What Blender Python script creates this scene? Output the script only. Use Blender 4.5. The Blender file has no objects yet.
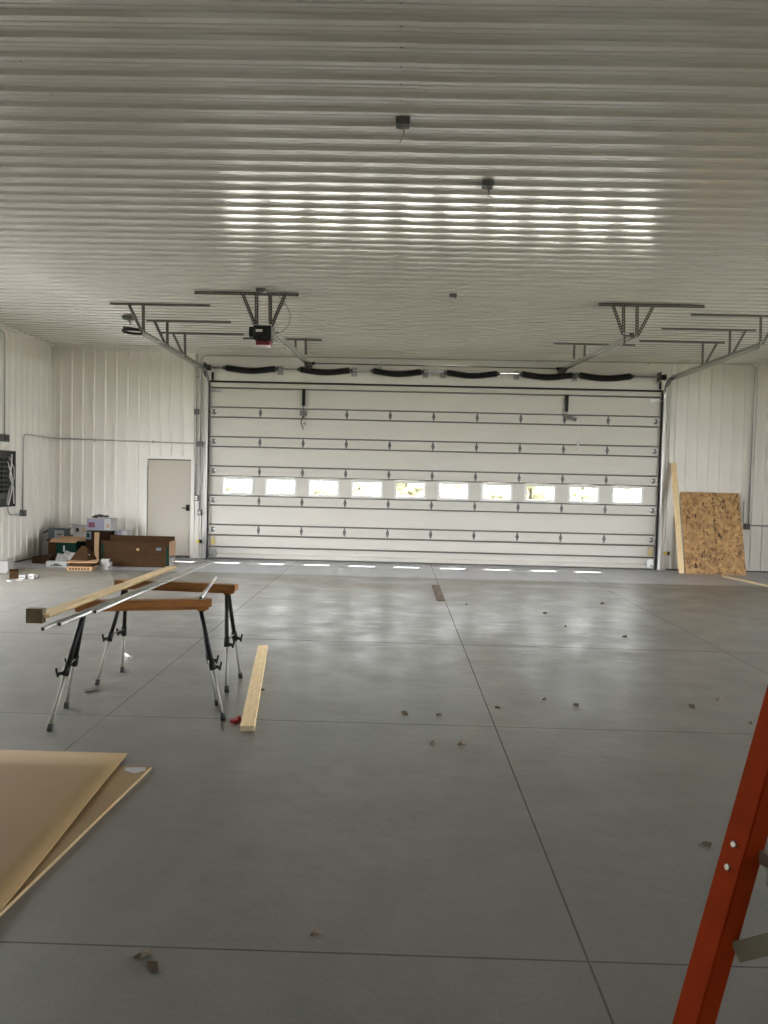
import bpy, bmesh, math, random
from mathutils import Vector, Matrix
random.seed(7)
SC = bpy.context.scene
COL = SC.collection
V = Vector
D = 15.75          # distance of the garage door wall
ZC = 4.30          # ceiling height
XL, XR, YB = -7.08, 8.7, -7.5

# ------------------------------------------------------------------ materials
MATS = {}
def mat(name, col, rough=.5, metal=0., noise=None, bump=None, spec=.5, coat=0.):
    m = bpy.data.materials.new(name); m.use_nodes = True
    nt = m.node_tree; b = nt.nodes['Principled BSDF']
    b.inputs['Base Color'].default_value = (*col, 1)
    b.inputs['Roughness'].default_value = rough
    b.inputs['Metallic'].default_value = metal
    b.inputs['Specular IOR Level'].default_value = spec
    b.inputs['Coat Weight'].default_value = coat
    tc = nt.nodes.new('ShaderNodeTexCoord')
    if noise:
        sc, amt, stretch = noise
        mp = nt.nodes.new('ShaderNodeMapping'); mp.inputs['Scale'].default_value = stretch
        n = nt.nodes.new('ShaderNodeTexNoise'); n.inputs['Scale'].default_value = sc; n.inputs['Detail'].default_value = 5
        cr = nt.nodes.new('ShaderNodeValToRGB')
        cr.color_ramp.elements[0].position = .3; cr.color_ramp.elements[1].position = .7
        cr.color_ramp.elements[0].color = (*[c * (1 - amt) for c in col], 1)
        cr.color_ramp.elements[1].color = (*[min(1, c * (1 + amt)) for c in col], 1)
        nt.links.new(tc.outputs['Object'], mp.inputs[0]); nt.links.new(mp.outputs[0], n.inputs['Vector'])
        nt.links.new(n.outputs['Fac'], cr.inputs[0]); nt.links.new(cr.outputs[0], b.inputs['Base Color'])
    if bump:
        n = nt.nodes.new('ShaderNodeTexNoise'); n.inputs['Scale'].default_value = bump[0]
        bp = nt.nodes.new('ShaderNodeBump'); bp.inputs['Strength'].default_value = bump[1]; bp.inputs['Distance'].default_value = .01
        nt.links.new(tc.outputs['Object'], n.inputs['Vector']); nt.links.new(n.outputs['Fac'], bp.inputs['Height'])
        nt.links.new(bp.outputs[0], b.inputs['Normal'])
    MATS[name] = m
    return m

mat('liner', (.78, .745, .695), .42, noise=(1.2, .03, (1, 1, 1)))
mat('ceiling_steel', (.66, .63, .585), .18, spec=1.0, coat=1.0)
MATS['ceiling_steel'].node_tree.nodes['Principled BSDF'].inputs['Coat Roughness'].default_value = .17
mat('trim_white', (.74, .71, .67), .4)
mat('shell', (.45, .45, .44), .6)
mat('door_steel', (.61, .585, .535), .45, noise=(1.5, .03, (1, 1, 4)))
mat('door_slab', (.50, .455, .395), .5, spec=.3)
mat('strut', (.20, .20, .185), .45, metal=.5)
mat('galv', (.42, .42, .42), .35, metal=.85, noise=(25, .15, (1, 1, 1)))
mat('galv_dull', (.12, .112, .10), .5, metal=.4, noise=(20, .15, (1, 1, 1)))
mat('galv_bright', (.72, .72, .70), .22, metal=.9)
mat('zinc', (.16, .155, .15), .45, metal=.4)
mat('conduit', (.42, .42, .41), .4, metal=.7)
mat('black', (.010, .010, .010), .5, spec=.25)
mat('leg_alu', (.30, .295, .26), .55, metal=.35)
mat('rubber', (.02, .02, .02), .7)
mat('box_grey', (.11, .115, .11), .5, metal=.3)
mat('box_dark', (.035, .035, .033), .5)
mat('wire', (.35, .27, .2), .5)
mat('white_plastic', (.75, .75, .73), .4)
mat('white_paper', (.38, .375, .37), .7, spec=.2)
mat('foam', (.34, .335, .325), .8, spec=.2)
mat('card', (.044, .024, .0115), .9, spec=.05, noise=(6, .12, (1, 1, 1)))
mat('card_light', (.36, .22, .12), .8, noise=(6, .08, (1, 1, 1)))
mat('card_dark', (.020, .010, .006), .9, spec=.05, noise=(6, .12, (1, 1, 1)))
mat('green', (.002, .022, .013), .7, spec=.1)
mat('purple', (.20, .185, .25), .6)
mat('maroon', (.12, .02, .05), .6)
mat('bluegrey', (.085, .105, .12), .6)
mat('tan_board', (.30, .19, .09), .7)
mat('red_plastic', (.32, .012, .012), .4)
mat('red_dark', (.12, .004, .012), .4)
mat('pine', (.80, .61, .35), .6, noise=(9, .16, (6, .7, 6)), bump=(60, .15))
mat('pine_end', (.15, .115, .065), .8, noise=(30, .25, (1, 1, 1)))
mat('pine_pale', (.62, .50, .33), .6, noise=(9, .12, (6, .7, 6)))
mat('varnished', (.30, .115, .018), .42, noise=(9, .2, (1, 8, 8)))
mat('fibreboard', (.26, .175, .085), .8, spec=.2, noise=(2.2, .06, (1, 1, 1)))
mat('fibre_edge', (.34, .24, .14), .8, spec=.2)
mat('old_board', (.14, .095, .06), .8, noise=(14, .5, (1, 1, 1)))
mat('alu', (.55, .55, .53), .42, metal=.6)
mat('alu_ladder', (.26, .24, .18), .5, metal=.5)
mat('ladder_orange', (.27, .030, .004), .75, spec=.05, noise=(30, .1, (1, 1, 1)))
mat('rivet', (.42, .39, .32), .4, metal=.8)
mat('grass', (.085, .092, .055), .9, noise=(.4, .3, (1, 1, 1)))
mat('asphalt', (.055, .054, .052), .9)
mat('apron', (.62, .60, .565), .8)
mat('leaf', (.36, .34, .25), .8, noise=(1.0, .25, (1, 1, 1)))
mat('bark', (.09, .08, .06), .9)
mat('chip', (.13, .10, .07), .8, spec=.2)
mat('yellow', (.6, .5, .05), .5)
mat('label_beige', (.5, .42, .3), .6)

def N(nt, t): return nt.nodes.new(t)
def glass_mat():
    m = bpy.data.materials.new('window_glass'); m.use_nodes = True; nt = m.node_tree
    nt.nodes.remove(nt.nodes['Principled BSDF'])
    tr = N(nt, 'ShaderNodeBsdfTransparent'); tr.inputs[0].default_value = (.94, .95, .94, 1)
    gl = N(nt, 'ShaderNodeBsdfGlossy'); gl.inputs['Roughness'].default_value = .02
    lw = N(nt, 'ShaderNodeLayerWeight'); lw.inputs[0].default_value = .5
    pw = N(nt, 'ShaderNodeMath'); pw.operation = 'POWER'; pw.inputs[1].default_value = 4; nt.links.new(lw.outputs['Facing'], pw.inputs[0])
    fr = N(nt, 'ShaderNodeMath'); fr.operation = 'MULTIPLY_ADD'; fr.inputs[1].default_value = .8; fr.inputs[2].default_value = .04; nt.links.new(pw.outputs[0], fr.inputs[0])
    mx = N(nt, 'ShaderNodeMixShader'); o = nt.nodes['Material Output']
    nt.links.new(fr.outputs[0], mx.inputs[0]); nt.links.new(tr.outputs[0], mx.inputs[1]); nt.links.new(gl.outputs[0], mx.inputs[2])
    nt.links.new(mx.outputs[0], o.inputs[0]); MATS['glass'] = m
glass_mat()

def concrete():
    m = bpy.data.materials.new('concrete_floor'); m.use_nodes = True; nt = m.node_tree
    b = nt.nodes['Principled BSDF']; L = nt.links.new
    tc = N(nt, 'ShaderNodeTexCoord')
    def noise(scale, det=4, stretch=(1, 1, 1), rough=.55, dist=0):
        mp = N(nt, 'ShaderNodeMapping'); mp.inputs['Scale'].default_value = stretch
        n = N(nt, 'ShaderNodeTexNoise'); n.inputs['Scale'].default_value = scale; n.inputs['Detail'].default_value = det
        n.inputs['Roughness'].default_value = rough; n.inputs['Distortion'].default_value = dist
        L(tc.outputs['Object'], mp.inputs[0]); L(mp.outputs[0], n.inputs['Vector']); return n.outputs['Fac']
    def ramp(f, a, c, p0, p1):
        r = N(nt, 'ShaderNodeValToRGB'); r.color_ramp.elements[0].position = p0; r.color_ramp.elements[1].position = p1
        r.color_ramp.elements[0].color = a; r.color_ramp.elements[1].color = c; L(f, r.inputs[0]); return r.outputs[0]
    def mul(a, c, f=1.):
        x = N(nt, 'ShaderNodeMixRGB'); x.blend_type = 'MULTIPLY'; x.inputs[0].default_value = f; L(a, x.inputs[1]); L(c, x.inputs[2]); return x.outputs[0]
    def mix(fac, a, c):
        x = N(nt, 'ShaderNodeMixRGB'); L(fac, x.inputs[0]); L(a, x.inputs[1])
        if isinstance(c, tuple): x.inputs[2].default_value = c
        else: L(c, x.inputs[2])
        return x.outputs[0]
    def math_(op, a, c, clamp=False):
        x = N(nt, 'ShaderNodeMath'); x.operation = op; x.use_clamp = clamp
        for i, q in enumerate((a, c)):
            if isinstance(q, (int, float)): x.inputs[i].default_value = q
            else: L(q, x.inputs[i])
        return x.outputs[0]
    base = ramp(noise(.55, 5), (.145, .142, .131, 1), (.182, .178, .164, 1), .3, .72)
    fine = ramp(noise(5, 6, (1, .55, 1), .6), (.92, .92, .92, 1), (1.06, 1.06, 1.05, 1), .3, .7)
    speck = ramp(noise(60, 2), (.93, .93, .93, 1), (1.04, 1.04, 1.04, 1), .35, .65)
    c = mul(mul(base, fine), speck)
    c = mul(c, ramp(noise(2.3, 7, (1, 1, 1), .7), (.955, .95, .945, 1), (1.02, 1.02, 1.02, 1), .2, .8))
    grit = ramp(noise(34, 3, (1, 1, 1), .7), (1, 1, 1, 1), (.55, .53, .5, 1), .66, .70)
    # trowel / dampness blotches, shapes of their own
    bl = ramp(noise(1.1, 6, (1, 1.3, 1), .62), (0, 0, 0, 1), (1, 1, 1, 1), .45, .85)
    x = N(nt, 'ShaderNodeMath'); x.operation = 'MULTIPLY'; L(bl, x.inputs[0]); x.inputs[1].default_value = .30
    c = mix(x.outputs[0], c, (.13, .13, .12, 1))
    sep = N(nt, 'ShaderNodeSeparateXYZ'); L(tc.outputs['Object'], sep.inputs[0])
    # dusty tan soil tracked in inside the big door
    d1 = math_('MULTIPLY', math_('SUBTRACT', 13.42, sep.outputs['Y']), 6., True)
    d2 = math_('MULTIPLY', math_('SUBTRACT', sep.outputs['Y'], 9.6), .3, True)
    band = math_('MULTIPLY', d1, d2)
    door_bay = math_('MULTIPLY', math_('SUBTRACT', sep.outputs['Y'], 13.36), 5., True)  # bay next to the big door, paler and bluer beyond the joint
    c = mix(math_('MULTIPLY', door_bay, .75), c, (.46, .475, .52, 1))
    dn = ramp(noise(.8, 5, (.6, 1.6, 1)), (0, 0, 0, 1), (1, 1, 1, 1), .35, .65)
    c = mix(math_('MULTIPLY', math_('MULTIPLY_ADD' if False else 'MULTIPLY', band, dn), .8), c, (.225, .185, .125, 1))
    # pale streaks in the middle of the bay
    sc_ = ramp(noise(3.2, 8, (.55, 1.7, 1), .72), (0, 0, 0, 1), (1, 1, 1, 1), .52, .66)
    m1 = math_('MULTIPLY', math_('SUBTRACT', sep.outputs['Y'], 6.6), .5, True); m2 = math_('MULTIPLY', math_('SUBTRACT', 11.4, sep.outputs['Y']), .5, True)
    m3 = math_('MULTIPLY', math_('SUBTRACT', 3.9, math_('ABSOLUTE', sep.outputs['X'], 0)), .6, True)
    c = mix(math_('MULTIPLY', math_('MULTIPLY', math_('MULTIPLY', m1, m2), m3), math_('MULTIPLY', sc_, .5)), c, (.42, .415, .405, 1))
    # sawn control joints
    def line(axis, p, w=.006):
        d = math_('ABSOLUTE', math_('SUBTRACT', sep.outputs[axis], p), 0)
        return math_('LESS_THAN', d, w)
    tot = None
    for ax, ps in (('X', (-7.4 + 2.7, -1.99, .725, 3.45, 6.15)), ('Y', (2.69, 5.31, 7.98, 10.66, 13.35, 0, -2.7, -5.4))):
        for p in ps:
            l = line(ax, p, .0045 if ax == 'X' else (.0045 if p < 6 else .008)); l = math_('MULTIPLY', l, .55 if (ax == 'Y' and p > 9) else 1.); tot = l if tot is None else math_('MAXIMUM', tot, l)
    jn = ramp(noise(9, 2), (.75, .75, .75, 1), (1, 1, 1, 1), .4, .6)
    c = mix(math_('MULTIPLY', tot, jn), c, (.06, .058, .055, 1))
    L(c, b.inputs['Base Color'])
    r = N(nt, 'ShaderNodeMapRange'); r.inputs[3].default_value = .285; r.inputs[4].default_value = .43
    r.inputs[1].default_value = .3; r.inputs[2].default_value = .7
    L(noise(2.4, 4, (1, 1, 1), .5), r.inputs[0]); L(math_('ADD', math_('MAXIMUM', r.outputs[0], math_('MULTIPLY', tot, .9)), math_('MULTIPLY', math_('MULTIPLY', band, dn), .22), True), b.inputs['Roughness'])
    bp = N(nt, 'ShaderNodeBump'); bp.inputs['Strength'].default_value = .34; bp.inputs['Distance'].default_value = .012
    h = math_('SUBTRACT', noise(7, 5), math_('MULTIPLY', tot, .8)); L(h, bp.inputs['Height']); L(bp.outputs[0], b.inputs['Normal'])
    b.inputs['Specular IOR Level'].default_value = .55
    MATS['concrete'] = m
concrete()

def osb():
    m = bpy.data.materials.new('strand_board'); m.use_nodes = True; nt = m.node_tree
    b = nt.nodes['Principled BSDF']; L = nt.links.new; tc = N(nt, 'ShaderNodeTexCoord')
    def vor(scale, st, rnd=1.):
        mp = N(nt, 'ShaderNodeMapping'); mp.inputs['Scale'].default_value = st
        ns = N(nt, 'ShaderNodeTexNoise'); ns.inputs['Scale'].default_value = 5
        ad = N(nt, 'ShaderNodeMixRGB'); ad.inputs[0].default_value = .12
        L(tc.outputs['Object'], ad.inputs[1]); L(tc.outputs['Object'], ns.inputs['Vector']); L(ns.outputs['Color'], ad.inputs[2])
        v = N(nt, 'ShaderNodeTexVoronoi'); v.inputs['Scale'].default_value = scale
        L(ad.outputs[0], mp.inputs[0]); L(mp.outputs[0], v.inputs['Vector']); return v
    v1 = vor(34, (1, 1, .45)); v2 = vor(22, (.5, 1, 1))
    r1 = N(nt, 'ShaderNodeValToRGB'); e = r1.color_ramp.elements
    e[0].position = 0; e[0].color = (.24, .13, .05, 1); e[1].position = 1; e[1].color = (.58, .38, .17, 1)
    a = r1.color_ramp.elements.new(.35); a.color = (.46, .28, .115, 1); a = r1.color_ramp.elements.new(.7); a.color = (.52, .32, .14, 1)
    bw = N(nt, 'ShaderNodeSeparateColor'); L(v1.outputs['Color'], bw.inputs[0]); L(bw.outputs[0], r1.inputs[0])
    bw2 = N(nt, 'ShaderNodeSeparateColor'); L(v2.outputs['Color'], bw2.inputs[0])
    mx = N(nt, 'ShaderNodeMixRGB'); mx.blend_type = 'MULTIPLY'; mx.inputs[0].default_value = .6
    r2 = N(nt, 'ShaderNodeValToRGB'); r2.color_ramp.elements[0].color = (.6, .5, .45, 1); r2.color_ramp.elements[1].color = (1.15, 1.1, 1.05, 1)
    L(bw2.outputs[1], r2.inputs[0]); L(r1.outputs[0], mx.inputs[1]); L(r2.outputs[0], mx.inputs[2])
    # dark knots
    kn = N(nt, 'ShaderNodeTexNoise'); kn.inputs['Scale'].default_value = 11; kn.inputs['Detail'].default_value = 3
    mp = N(nt, 'ShaderNodeMapping'); mp.inputs['Scale'].default_value = (1.3, 1, .8); L(tc.outputs['Object'], mp.inputs[0]); L(mp.outputs[0], kn.inputs['Vector'])
    r3 = N(nt, 'ShaderNodeValToRGB'); r3.color_ramp.elements[0].position = .635; r3.color_ramp.elements[0].color = (0, 0, 0, 1); r3.color_ramp.elements[1].position = .68
    L(kn.outputs['Fac'], r3.inputs[0])
    m2 = N(nt, 'ShaderNodeMixRGB'); L(r3.outputs[0], m2.inputs[0]); L(mx.outputs[0], m2.inputs[1]); m2.inputs[2].default_value = (.07, .03, .012, 1)
    sx = N(nt, 'ShaderNodeSeparateXYZ'); L(tc.outputs['Object'], sx.inputs[0])
    def mt(op, a, c):
        x = N(nt, 'ShaderNodeMath'); x.operation = op
        for i, q in enumerate((a, c)):
            if isinstance(q, (int, float)): x.inputs[i].default_value = q
            else: L(q, x.inputs[i])
        return x.outputs[0]
    n4 = N(nt, 'ShaderNodeTexNoise'); n4.inputs['Scale'].default_value = 30; L(tc.outputs['Object'], n4.inputs['Vector'])
    st = mt('MULTIPLY', mt('LESS_THAN', mt('ABSOLUTE', mt('SUBTRACT', sx.outputs[0], .04), 0), .022), mt('GREATER_THAN', n4.outputs['Fac'], .52))
    m3 = N(nt, 'ShaderNodeMixRGB'); L(st, m3.inputs[0]); L(m2.outputs[0], m3.inputs[1]); m3.inputs[2].default_value = (.16, .08, .03, 1)
    L(m3.outputs[0], b.inputs['Base Color']); b.inputs['Roughness'].default_value = .65
    MATS['osb'] = m
osb()

def punched(name, col, hole, step):
    """galvanised angle with a row of punched slots, dots along the bar's own length (UV)"""
    m = bpy.data.materials.new(name); m.use_nodes = True; nt = m.node_tree; b = nt.nodes['Principled BSDF']; L = nt.links.new
    uv = N(nt, 'ShaderNodeUVMap'); sp = N(nt, 'ShaderNodeSeparateXYZ'); L(uv.outputs[0], sp.inputs[0])
    def math_(op, a, c):
        x = N(nt, 'ShaderNodeMath'); x.operation = op
        for i, q in enumerate((a, c)):
            if isinstance(q, (int, float)): x.inputs[i].default_value = q
            else: L(q, x.inputs[i])
        return x.outputs[0]
    fr = math_('FRACT', math_('DIVIDE', sp.outputs[0], step), 0)
    a = math_('LESS_THAN', math_('ABSOLUTE', math_('SUBTRACT', fr, .5), 0), .24)
    c = math_('LESS_THAN', math_('ABSOLUTE', math_('SUBTRACT', sp.outputs[1], .5), 0), .2)
    f = math_('MULTIPLY', a, c)
    mx = N(nt, 'ShaderNodeMixRGB'); L(f, mx.inputs[0]); mx.inputs[1].default_value = (*col, 1); mx.inputs[2].default_value = (*hole, 1)
    L(mx.outputs[0], b.inputs['Base Color']); b.inputs['Metallic'].default_value = .4; b.inputs['Roughness'].default_value = .5
    MATS[name] = m
punched('punched', (.075, .07, .062), (.34, .33, .31), .038)

# ------------------------------------------------------------------ mesh helpers
class MB:
    def __init__(s):
        s.bm = bmesh.new(); s.uv = s.bm.loops.layers.uv.new('UVMap'); s.mats = []
    def mi(s, m):
        if m is None: return 0
        if m not in s.mats: s.mats.append(m)
        return s.mats.index(m)
    def quad(s, pts, m=None, smooth=False):
        vs = [s.bm.verts.new(p) for p in pts]; f = s.bm.faces.new(vs); f.material_index = s.mi(m); f.smooth = smooth; return f
    def box(s, a, b, m=None, rot=None, piv=None):
        x0, y0, z0 = [min(a[i], b[i]) for i in range(3)]; x1, y1, z1 = [max(a[i], b[i]) for i in range(3)]
        P = [V(p) for p in ((x0, y0, z0), (x1, y0, z0), (x1, y1, z0), (x0, y1, z0), (x0, y0, z1), (x1, y0, z1), (x1, y1, z1), (x0, y1, z1))]
        if rot is not None:
            pv = V(piv) if piv is not None else V(((x0 + x1) / 2, (y0 + y1) / 2, z0))
            P = [pv + rot @ (p - pv) for p in P]
        return s.hexa(P, m)
    def hexa(s, P, m=None):
        vs = [s.bm.verts.new(p) for p in P]; k = s.mi(m)
        for q in ((0, 3, 2, 1), (4, 5, 6, 7), (0, 1, 5, 4), (1, 2, 6, 5), (2, 3, 7, 6), (3, 0, 4, 7)):
            f = s.bm.faces.new([vs[i] for i in q]); f.material_index = k
        return s
    def bar(s, p, q, w, h, m=None, up=(0, 0, 1)):
        """rectangular bar from p to q; w across (perpendicular to up), h along up"""
        p, q = V(p), V(q); d = (q - p); L = d.length; d.normalize()
        u = V(up); sx = d.cross(u)
        if sx.length < 1e-4: sx = d.cross(V((1, 0, 0)))
        sx.normalize(); u = sx.cross(d).normalized()
        A, B = sx * w / 2, u * h / 2
        ring0 = [p - A - B, p + A - B, p + A + B, p - A + B]; ring1 = [r + d * L for r in ring0]
        v0 = [s.bm.verts.new(r) for r in ring0]; v1 = [s.bm.verts.new(r) for r in ring1]; k = s.mi(m)
        for i in range(4):
            j = (i + 1) % 4
            f = s.bm.faces.new([v0[i], v0[j], v1[j], v1[i]]); f.material_index = k
            for lp, uvc in zip(f.loops, ((0, 0), (0, 1), (L, 1), (L, 0))): lp[s.uv].uv = uvc
        for f in (s.bm.faces.new(v0[::-1]), s.bm.faces.new(v1)):
            f.material_index = k
        return s
    def angle(s, p, q, w, t=.004, m=None, up=(0, 0, 1)):
        """L section bar: one leg flat against 'up', one leg hanging"""
        p, q = V(p), V(q); d = (q - p).normalized(); u = V(up); sx = d.cross(u).normalized(); u = sx.cross(d).normalized()
        s.bar(p + u * (w / 2), q + u * (w / 2), t, w, m, up)
        s.bar(p + sx * (w / 2), q + sx * (w / 2), w, t, m, up)
        return s
    def tube(s, pts, r, m=None, seg=8, cap=True, radii=None):
        pts = [V(p) for p in pts]; n = len(pts); rings = []; k = s.mi(m)
        prev = None
        for i, p in enumerate(pts):
            d = (pts[min(i + 1, n - 1)] - pts[max(i - 1, 0)]).normalized()
            if prev is None:
                a = d.cross(V((0, 0, 1)));
                if a.length < .05: a = d.cross(V((1, 0, 0)))
            else: a = prev - d * prev.dot(d)
            a.normalize(); prev = a; c = d.cross(a)
            rr = radii[i] if radii else r
            rings.append([s.bm.verts.new(p + a * rr * math.cos(2 * math.pi * j / seg) + c * rr * math.sin(2 * math.pi * j / seg)) for j in range(seg)])
        for i in range(n - 1):
            for j in range(seg):
                l = (j + 1) % seg
                f = s.bm.faces.new([rings[i][j], rings[i][l], rings[i + 1][l], rings[i + 1][j]]); f.smooth = True; f.material_index = k
        if cap:
            f = s.bm.faces.new(rings[0][::-1]); f.material_index = k; f = s.bm.faces.new(rings[-1]); f.material_index = k
        return s
    def cyl(s, p, q, r, m=None, seg=16, r2=None): return s.tube([p, q], r, m, seg, radii=[r, r if r2 is None else r2])
    def prism(s, poly, d, m=None):
        """poly: list of 3D points, extruded by vector d"""
        d = V(d); a = [s.bm.verts.new(V(p)) for p in poly]; b = [s.bm.verts.new(V(p) + d) for p in poly]; n = len(a); k = s.mi(m)
        f = s.bm.faces.new(a[::-1]); f.material_index = k; f = s.bm.faces.new(b); f.material_index = k
        for i in range(n):
            j = (i + 1) % n; f = s.bm.faces.new([a[i], a[j], b[j], b[i]]); f.material_index = k
        return s
    def strip(s, prof, d, m=None, smooth=False):
        d = V(d); a = [s.bm.verts.new(V(p)) for p in prof]; b = [s.bm.verts.new(V(p) + d) for p in prof]; k = s.mi(m)
        for i in range(len(a) - 1):
            f = s.bm.faces.new([a[i], a[i + 1], b[i + 1], b[i]]); f.material_index = k; f.smooth = smooth
        return s
    def sphere(s, c, r, m=None, sc=(1, 1, 1), seg=12):
        k = s.mi(m); mt = Matrix.Translation(c) @ Matrix.Diagonal((r * sc[0], r * sc[1], r * sc[2], 1))
        n = max(4, seg // 2); rows = []
        for i in range(1, n):
            a = math.pi * i / n; rows.append([s.bm.verts.new(mt @ V((math.sin(a) * math.cos(2 * math.pi * j / seg), math.sin(a) * math.sin(2 * math.pi * j / seg), math.cos(a)))) for j in range(seg)])
        tp, bt = s.bm.verts.new(mt @ V((0, 0, 1))), s.bm.verts.new(mt @ V((0, 0, -1))); F_ = []
        for j in range(seg):
            l = (j + 1) % seg; F_.append(s.bm.faces.new([tp, rows[0][j], rows[0][l]])); F_.append(s.bm.faces.new([bt, rows[-1][l], rows[-1][j]]))
            for i in range(n - 2): F_.append(s.bm.faces.new([rows[i][j], rows[i + 1][j], rows[i + 1][l], rows[i][l]]))
        for f in F_: f.material_index = k; f.smooth = True
        return s
    def build(s, name, m, parent=None, loc=None, bevel=0, normals=True):
        """verts are in world coordinates; loc = origin of a top-level object (its base)"""
        if normals: bmesh.ops.recalc_face_normals(s.bm, faces=s.bm.faces)
        off = V(parent_loc(parent)) if parent else V(loc or (0, 0, 0))
        bmesh.ops.translate(s.bm, verts=s.bm.verts, vec=-off)
        me = bpy.data.meshes.new(name); s.bm.to_mesh(me); s.bm.free()
        names = s.mats if s.mats and s.mats != [None] else [m]
        for q in names: me.materials.append(MATS[q or m])
        o = bpy.data.objects.new(name, me); COL.objects.link(o)
        if parent: o.parent = parent
        else: o.location = off
        if bevel:
            b = o.modifiers.new('bevel', 'BEVEL'); b.width = bevel; b.segments = 2; b.limit_method = 'ANGLE'
        return o
def parent_loc(p):
    l = V((0, 0, 0))
    while p: l = l + p.location; p = p.parent
    return l
def tag(o, label=None, cat=None, group=None, kind=None):
    if label: o['label'] = label
    if cat: o['category'] = cat
    if group: o['group'] = group
    if kind: o['kind'] = kind
    return o
def thing(name, loc, label, cat, group=None):
    o = bpy.data.objects.new(name, None); o.empty_display_size = .1; COL.objects.link(o); o.location = loc
    return tag(o, label, cat, group)
def struct(o, label=None): return tag(o, label, None, None, 'structure')
def kids(o): return [c for c in bpy.data.objects if c.parent is o]
def copy_to(o, parent, loc):
    c = o.copy(); COL.objects.link(c); c.parent = parent; c.location = loc; return c
def copy_tree(o, parent=None, loc=None):
    c = o.copy(); COL.objects.link(c); c.parent = parent
    if loc is not None: c.location = loc
    for ch in kids(o): copy_tree(ch, c)
    return c
RZ = lambda deg: Matrix.Rotation(math.radians(deg), 3, 'Z')

# ------------------------------------------------------------------ the room shell
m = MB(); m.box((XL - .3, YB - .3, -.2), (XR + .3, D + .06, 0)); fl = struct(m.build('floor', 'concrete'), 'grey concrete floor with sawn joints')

PX = .2286
def rib_profile(a0, a1, phase, f, rib=.025, minor=.004, PX=.2286):
    """points along a (coordinate) with height f direction; returns list of (a, h)"""
    pts = []; k = math.floor((a0 - phase) / PX) - 1
    while phase + k * PX < a1 + PX:
        c = phase + k * PX
        pts += [(c - .034, 0), (c - .020, rib), (c + .020, rib), (c + .034, 0)]
        n0, n1 = c + .034, c + PX - .034; w = n1 - n0
        for t in (1 / 3, 2 / 3):
            mm = n0 + w * t
            pts += [(mm - .011, 0), (mm - .005, minor), (mm + .005, minor), (mm + .011, 0)]
        k += 1
    pts = [p for p in pts if a0 < p[0] < a1]
    return [(a0, 0)] + pts + [(a1, 0)]
# ceiling: two sheets of ribbed liner lapping at x = .06
ce = MB(); ce.box((XL - .3, YB - .3, ZC + .03), (XR + .3, D + .3, ZC + .3))
ceil = struct(ce.build('ceiling', 'shell'), 'white ribbed steel ceiling')
def ceil_sheet(x0, x1, z):
    prof = rib_profile(YB - .1, D + .05, 4.455, 1, PX=.2163)
    # flats of thin sheet bow very slightly between fixings
    pts = []
    for i, (a, h) in enumerate(prof):
        pts.append((x0, a, z - h))
        if i + 1 < len(prof):
            b, h2 = prof[i + 1]
            if h == 0 and h2 == 0 and b - a > .03:
                for t in (.25, .5, .75): pts.append((x0, a + (b - a) * t, z - .00045 * 4 * t * (1 - t)))
    mb = MB(); mb.strip(pts, (x1 - x0, 0, 0), None, False)
    return mb.build('ceiling_sheet', 'ceiling_steel', ceil, normals=False)
ceil_sheet(XL - .05, .075, ZC); ceil_sheet(.06, XR + .05, ZC - .0035)
sm = MB()
for k in range(0, 90):
    y = 4.455 + .2163 * (k - 30) + .07
    if y > 15.6: break
    sm.sphere((-.037, y, ZC - .004), .007, None, (1, 1, .5), 6)
    for xx in (-4.9, -2.45, 2.45, 4.9, 7.3):
        if k % 2 == 0: sm.sphere((xx, y, ZC - .004), .006, None, (1, 1, .5), 6)
tag(sm.build('screw', 'galv_dull', ceil), kind='stuff')

# far wall (garage door wall)
OX0, OX1, OZ = -3.83, 5.27, 3.585      # big door opening
PD0, PD1, PDZ = -5.13, -4.20, 2.02    # personnel door opening
wf = MB(); DW = D + .049
for a, b in (((XL - .3, DW, -.2), (PD0, D + .25, 4.6)), ((PD0, DW, PDZ), (PD1, D + .25, 4.6)), ((PD1, DW, -.2), (OX0, D + .25, 4.6)),
             ((OX0, DW, OZ), (OX1, D + .25, 4.6)), ((OX1, DW, -.2), (XR + .3, D + .25, 4.6)), ((PD0, DW, -.2), (PD1, D + .25, 0))):
    wf.box(a, b)
wall_far = struct(wf.build('wall_far', 'liner'), 'white steel lined wall around the big door')
YW = D - .03
def vsheet(x0, x1, z0, z1, phase):
    prof = rib_profile(x0, x1, phase, 1, .028, .0012); mb = MB()
    mb.strip([(a, YW - h, z0) for a, h in prof], (0, 0, z1 - z0)); return mb.build('liner_sheet', 'liner', wall_far, normals=False)
PH = -6.93
vsheet(XL, PD0 - .06, .0, ZC, PH); vsheet(PD0 - .06, -4.14, PDZ + .06, ZC, PH)
vsheet(5.50, XR, .0, ZC, 5.62)
mb = MB(); mb.box((-4.14, YW, 0), (-3.89, DW, ZC)); mb.box((5.33, YW, 0), (5.50, DW, ZC)); mb.box((-3.89, YW, 3.64), (5.33, DW, ZC))
mb.build('flat_panel', 'trim_white', wall_far)
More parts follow.
